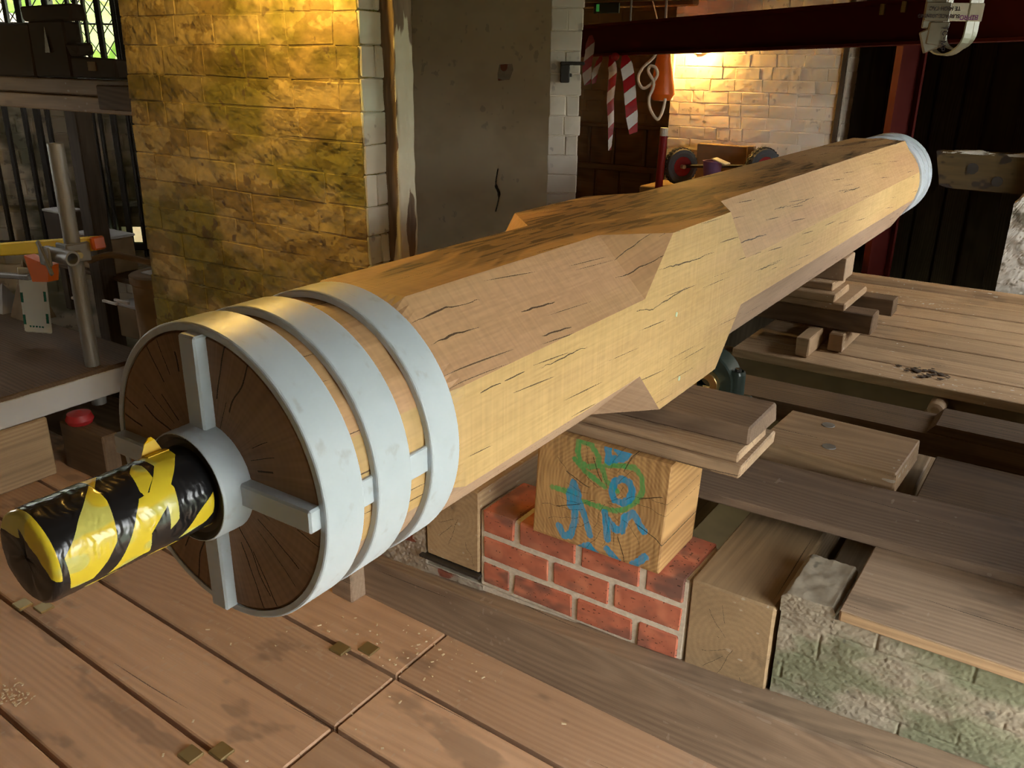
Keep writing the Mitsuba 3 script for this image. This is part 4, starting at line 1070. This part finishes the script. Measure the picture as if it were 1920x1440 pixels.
# boxes and drum under the grille
for lab, x0, x1, y0, y1, z0, z1, m in (('brown cardboard box on the stage behind the spirit level end', -13.75, -12.6, 3.65, 4.25, -1.87, -1.13, 'card_brown'), ('dark red brown crate on the stage at the left, with a pale top', -14.85, -14.2, 3.6, 4.1, -1.87, -0.75, 'card_dark'),
                                       ('low brown crate under the grille beside the pier', -11.9, -10.9, 3.2, 4.0, -2.95, -2.3, 'card_brown')):
    k = put('floor_box', box(x0, x1, y0, y1, z0, z1, 0.02, 0.01), m, label=lab, cat='box')
    put(k + '__lid', box(x0 - 0.02, x1 + 0.02, y0 - 0.02, y1 + 0.02, z1, z1 + 0.05, 0.01), 'white_paint', label='pale lid')
put('stage_shelf', box(-14.9, -9.0, 3.6, 4.3, -1.98, -1.88, 0.02), 'wood_dark', uv=(0.2, 0.2), label='dark shelf under the boxes behind the scaffold pole', cat='shelf')
for x in (-14.8, -13.5, -9.4):
    put('stage_shelf__leg', box(x, x + 0.25, 3.7, 3.95, -2.98, -1.98, 0.02), 'wood_upright', uv=(x * R, 1.0))
dm = thing('round_drum', 'brown round drum with a pale top behind the scaffold pole by the pier', 'drum')
put(dm + '__body', lathe([(0.001, -2.98), (0.5, -2.98), (0.54, -2.9), (0.54, -1.5), (0.58, -1.45), (0.58, -1.32), (0.5, -1.30), (0.001, -1.30)], 40, 'z', (-9.9, 3.0, 0)), 'card_brown', smooth=30)
put(dm + '__paper', box(-10.1, -9.6, 2.7, 3.1, -1.295, -1.27, 0.005), 'paper', label='crumpled pale paper')
for i, (x, z) in enumerate(((-12.3, -2.1), (-11.2, -1.98), (-10.8, -1.9))):
    put('pale_edge', box(x, x + 0.45, 2.5, 2.56, z, z + 0.05, 0.01), 'paper', label=f'thin pale edge in the dark behind the pole, {["left of it", "right of it", "next to the drum"][i]}', cat='paper')  # pale edges of something unidentified, built as plain thin strips
for s in (-0.4, 0.3):
    put('plaster_sack', hull(np.array([-15.2 + s * 1.6, 2.9, -2.98]) + np.array([(-0.4, -0.3, 0), (0.4, -0.3, 0), (-0.4, 0.3, 0), (0.4, 0.3, 0), (0.0, 0, 1.0 + s), (-0.2, 0.1, 0.5)])), 'white_paint' if s < 0 else 'card_brown',
        label='pale pointed sack behind the spirit level' if s < 0 else 'brown slumped sack behind the white board', cat='sack')

# ================================================================== about the steel beam
def tape_run(pts, w, turn, lab):
    P = np.array(pts, float); t = np.linspace(0, 1, len(P))
    T_ = np.linspace(0, 1, 26); C = np.column_stack([np.interp(T_, t, P[:, k]) for k in range(3)])
    a = np.radians(turn[0] + (turn[1] - turn[0]) * T_)
    d = np.column_stack([np.cos(a) * 0.83, np.cos(a) * 0.56 + np.sin(a) * 0.4, 0.35 * np.cos(a)])
    w = np.interp(T_, [0, 0.15, 0.8, 1], [w * 0.4, w, w, w * 0.7])[:, None]
    L, Rr = C - d * w / 2, C + d * w / 2
    m = strip(L, Rr, 0.01)
    n = len(m.vertices)
    run = np.concatenate([[0], np.cumsum(np.linalg.norm(np.diff(C, axis=0), axis=1))])
    u = np.concatenate([run, run + 0.12, run, run + 0.12]) / 0.62
    return put('barrier_tape', m, 'tape_red_white', uv=np.column_stack([u * 0, u]), label=lab, cat='barrier tape')


tape_run([(-7.85, 15.3, 3.1), (-7.86, 15.3, 2.7), (-7.9, 15.25, 2.3), (-7.86, 15.25, 1.86)], 0.24, (30, 10), 'short red and white tape end hanging leftmost from the steel beam')
tape_run([(-7.16, 15.2, 2.62), (-7.02, 15.1, 2.2), (-7.06, 15.1, 1.5), (-7.0, 15.1, 0.9), (-7.0, 15.1, 0.2)], 0.22, (20, 70), 'longest red and white tape, hanging in the middle of the three')
tape_run([(-6.66, 15.0, 2.62), (-6.48, 14.95, 2.1), (-6.34, 14.9, 1.4), (-6.22, 14.9, 0.7)], 0.30, (10, 0), 'broad red and white tape hanging rightmost beside the orange floats')
put('barrier_tape_002__knot', trimesh.creation.icosphere(1, 0.11).apply_translation((-6.95, 15.05, 2.58)), 'tape_red_white', uv=(0.2, 0.2), smooth=True)
tape_run([(-7.45, 15.2, 2.6), (-7.6, 15.18, 2.2), (-7.62, 15.18, 1.9)], 0.16, (20, 40), 'small red and white tape tail behind the longest tape')

for lab, x, y, z, r, h in (('orange float hanging by the white brick wall, the larger one', -6.72, 17.6, 2.35, 0.36, 0.95), ('orange float behind the rope, the left one', -7.15, 18.35, 2.5, 0.22, 0.6)):
    k = thing('orange_float', lab, 'float')
    put(k + '__body', lathe([(0.001, -h), (r * 0.7, -h + 0.03), (r, -h + 0.2), (r * 0.92, -h + 0.4), (r * 0.55, 0.2), (r * 0.45, 0.5), (0.001, 0.52)], 36, 'z', (x, y, z)), 'orange_plastic', smooth=40)
    put(k + '__cord', cyl((x, y, z + 0.5), (x, 17.5, 4.06), 0.02, 6), 'rope_white')
    put(k + '__ring', lathe([(r * 0.55, -h + 0.1), (r * 0.62, -h + 0.16), (r * 0.6, -h + 0.02)], 30, 'z', (x, y, z)), 'white_plastic')
put('hanging_board', box(-7.45, -7.2, 19.36, 19.48, 1.35, 2.9, 0.02), 'white_plastic', label='narrow pale board hanging beside the orange floats', cat='board')
put('white_rope', tube([(-6.76, 17.2, 2.9), (-6.85, 17.2, 2.6), (-7.16, 17.15, 2.3), (-7.26, 17.1, 2.0), (-7.1, 17.1, 1.76), (-6.9, 17.15, 1.85), (-6.72, 17.2, 2.1), (-6.78, 17.2, 2.3), (-6.95, 17.2, 2.35), (-7.0, 17.2, 2.2), (-6.8, 17.15, 1.95), (-6.78, 17.1, 1.75),
    (-6.88, 17.1, 1.5), (-6.82, 17.1, 1.2), (-6.58, 17.1, 0.93), (-6.46, 17.15, 1.15), (-6.42, 17.2, 1.5)], 0.042, 10), 'rope_white', smooth=True, label='loose loops of white rope in front of the orange floats', cat='rope')
rp = put('red_pole', cyl((-6.40, 17.0, -2.9), (-6.30, 17.0, 0.62), 0.11, 20), 'red_paint', smooth=40, label='red pole standing by the left edge of the white brick wall', cat='pole')
put(rp + '__white_band', cyl((-6.30, 17.0, 0.5), (-6.295, 17.0, 0.72), 0.115, 20), 'white_plastic')

tr = thing('hand_truck', 'hand truck with two black pneumatic wheels lying against the white brick wall', 'hand truck')


def wheel(c, r, w, tilt):
    c = np.array(c)
    prof = [(r * 0.55, -w * 0.42), (r * 0.75, -w * 0.5), (r * 0.93, -w * 0.42), (r, -w * 0.15), (r, w * 0.15), (r * 0.93, w * 0.42), (r * 0.75, w * 0.5), (r * 0.55, w * 0.42)]
    t = rot(lathe(prof, 44, 'x', c), tilt, (0, 0, 1), c)
    k = put(tr + '__tyre', t, 'tyre_grey', smooth=50)
    lug = []
    for i in range(30):
        for s in (-1, 1):
            b_ = trimesh.creation.box((w * 0.62, 0.03, 0.03)); b_.apply_transform(trimesh.transformations.rotation_matrix(s * 0.75, (0, 0, 1)))
            b_.apply_translation((0, 0, r)); b_.apply_transform(trimesh.transformations.rotation_matrix(i * 2 * math.pi / 30, (1, 0, 0)))
            lug.append(b_.apply_translation(c))
    put(k + '__tread', rot(join(*lug), tilt, (0, 0, 1), c), 'black_rubber', kind='stuff')
    put(k + '__rim', rot(lathe([(0.001, w * 0.25), (r * 0.3, w * 0.3), (r * 0.56, w * 0.38), (r * 0.56, -w * 0.38), (0.001, -w * 0.25)], 30, 'x', c), tilt, (0, 0, 1), c), 'red_paint')
    put(k + '__axle_end', rot(cyl(c + [w * 0.2, 0, 0], c + [w * 0.7, 0, 0], 0.06, 14), tilt, (0, 0, 1), c), 'white_plastic')


wheel((-6.28, 18.3, -0.45), 0.52, 0.36, -38)
wheel((-3.92, 18.7, -0.32), 0.52, 0.36, -38)
put(tr + '__axle', cyl((-6.2, 18.3, -0.45), (-3.92, 18.7, -0.32), 0.05, 12), 'steel_dark')
cb = put('cardboard_box', box(-6.1, -4.55, 19.0, 19.38, -0.98, 0.17, 0.02, 0.01), 'card_brown', label='tall brown cardboard box between the two wheels against the white wall', cat='cardboard box')
put('pale_batten', box(-4.5, -4.3, 18.9, 19.1, -0.98, 0.2, 0.015), 'wood_boards', uv=(0.2, 0.2), label='pale upright batten left of the right-hand wheel', cat='batten')
put('timber_ledge', box(-7.2, -2.4, 17.5, 19.42, -2.9, -1.02, 0.03), 'card_brown', label='brown ledge under the wheels along the white brick wall', cat='ledge')
pp = put('purple_tub', lathe([(0.001, -0.85), (0.2, -0.85), (0.27, -0.12), (0.29, -0.08), (0.25, -0.08), (0.19, -0.75)], 28, 'z', (-5.12, 17.9, -0.1)), 'purple_plastic', smooth=30, label='purple plastic tub in front of the cardboard box', cat='tub')
put(pp + '__lid', rot(box(-5.1, -4.65, 17.7, 18.1, -0.16, -0.12, 0.01), 18, (0, 1, 0), (-5.0, 18.2, -0.14)), 'white_plastic', label='pale lid tilted off it')

# dim exit sign
es = thing('exit_sign', 'dim green running-man exit sign under the ceiling above the steel beam', 'sign')
put(es + '__panel', box(-9.55, -8.68, 18.45, 18.5, 3.80, 4.10, 0.01), 'cast_green')
put(es + '__mark', box(-9.45, -9.35, 18.43, 18.46, 3.86, 4.06, 0.005), {'type': 'diffuse', 'reflectance': {'type': 'rgb', 'value': [0.05, 0.2, 0.06]}, }, emitter={'type': 'area', 'radiance': {'type': 'rgb', 'value': [0.001, 0.006, 0.0012]}})

# steel loop wrapped in printed film, hanging close by at the upper right
hg = thing('hanging_strap', 'steel strap loop hanging at the upper right, half wrapped in printed film', 'strap loop')
HC, HR_, HF = np.array([2.78, 3.03, 2.86]), np.array([0.83, 0.56, 0.0]), np.array([-0.50, 0.75, -0.05])


def hang(mesh):
    m = mesh.copy(); v = np.array(m.vertices); m.vertices = HC + v[:, :1] * HR_ + v[:, 1:2] * HF + v[:, 2:] * np.array([0.02, 0, 1.0]); return m


def turned(g, deg=-48):
    return rot(g, deg, (0, 0, 1), (0.1, 0, 0))


def uloop(x0, x1, zb, ztop, y, w, t):
    a = np.linspace(0, math.pi, 15); cx, r = (x0 + x1) / 2, (x1 - x0) / 2
    c = [(x1, ztop)] + [(cx + r * math.cos(k), zb + r - r * math.sin(k)) for k in a] + [(x0, ztop)]
    c = np.array(c)
    return strip(np.column_stack([c[:, 0], np.full(len(c), y - w / 2), c[:, 1]]), np.column_stack([c[:, 0], np.full(len(c), y + w / 2), c[:, 1]]), t)


put(hg + '__strap', hang(turned(uloop(-0.14, 0.22, -0.28, 1.8, 0.0, 0.15, 0.014))), 'strap_steel')
put(hg + '__strap', hang(turned(uloop(-0.1, 0.19, -0.22, 1.8, 0.2, 0.10, 0.014))), 'strap_steel')
fm = put(hg + '__film_wrap', hang(join(box(-0.26, -0.06, -0.09, -0.06, -0.06, 0.25, 0.01, 0.004), box(-0.19, -0.02, -0.11, -0.09, -0.2, -0.0, 0.01, 0.006), rot(box(-0.24, -0.06, -0.10, -0.08, -0.25, -0.05, 0.01, 0.006), -22, (0, 1, 0), (-0.15, 0, -0.15)))), 'film', label='brownish printed film')
put(hg + '__paper_band', hang(box(-0.035, 0.265, -0.135, -0.12, 0.0, 0.155, 0.006)), 'paper', label='white printed band')


def text(t, h, x, y, z, deg, m, parent):
    g = meshkit.text_mesh(t, h, 0.002, True); v = np.array(g.vertices)
    a = math.radians(deg)
    g.vertices = np.column_stack([x + v[:, 0] * math.cos(a) - v[:, 1] * math.sin(a), y - 0.022 - v[:, 2], z + v[:, 0] * math.sin(a) + v[:, 1] * math.cos(a)])
    f = np.array(g.faces)
    g.faces = f[:, ::-1] if False else f
    put(parent + '__lettering', hang(g), m)


text('TC-MP', 0.045, -0.075, -0.115, -0.04, -88, 'ink', fm)
text('BIPRO', 0.040, 0.225, -0.118, 0.052, 181, 'ink_purple', hg + '__paper_band')
text('TE HIGH TAC', 0.032, 0.05, -0.118, 0.12, 180, 'ink', fm)
text('SURFACE JOINING', 0.030, 0.055, -0.118, 0.055, 180, 'ink', fm)
put(fm + '__sheet', hang(box(-0.255, -0.03, -0.113, -0.09, -0.0, 0.16, 0.005)), 'film')

# ================================================================== lamps
bl = thing('pendant_lamp', 'bare warm bulb hanging above the pier, out of the picture', 'lamp')
LX = (-3.55, 0.1, 3.85)
put(bl + '__cord', cyl((LX[0], LX[1], 4.2), (LX[0], LX[1], 4.62), 0.015, 8), 'black_rubber')
put(bl + '__holder', cyl((LX[0], LX[1], 4.02), (LX[0], LX[1], 4.22), 0.08, 16), 'black_rubber')
put(bl + '__bulb', trimesh.creation.icosphere(2, 0.16).apply_translation(LX), {'type': 'diffuse'}, smooth=True, emitter={'type': 'area', 'radiance': {'type': 'rgb', 'value': list(LAMP_WARM)}})
bk = thing('bulkhead_lamp', 'warm wall lamp on the white brick wall hidden behind the steel beam', 'lamp')
put(bk + '__base', cyl((-6.45, 19.5, 2.9), (-6.45, 19.42, 2.9), 0.2, 24), 'white_plastic')
put(bk + '__hood', hull([(x, y, z) for x in (-6.85, -6.05) for y, z in ((19.5, 3.20), (19.5, 3.12), (18.95, 3.06), (18.95, 3.02))]), 'steel_dark')
put(bk + '__bulb', trimesh.creation.icosphere(2, 0.11).apply_translation((-6.45, 19.30, 2.9)), {'type': 'diffuse'}, smooth=True, emitter={'type': 'area', 'radiance': {'type': 'rgb', 'value': list(LAMP_BACK)}})
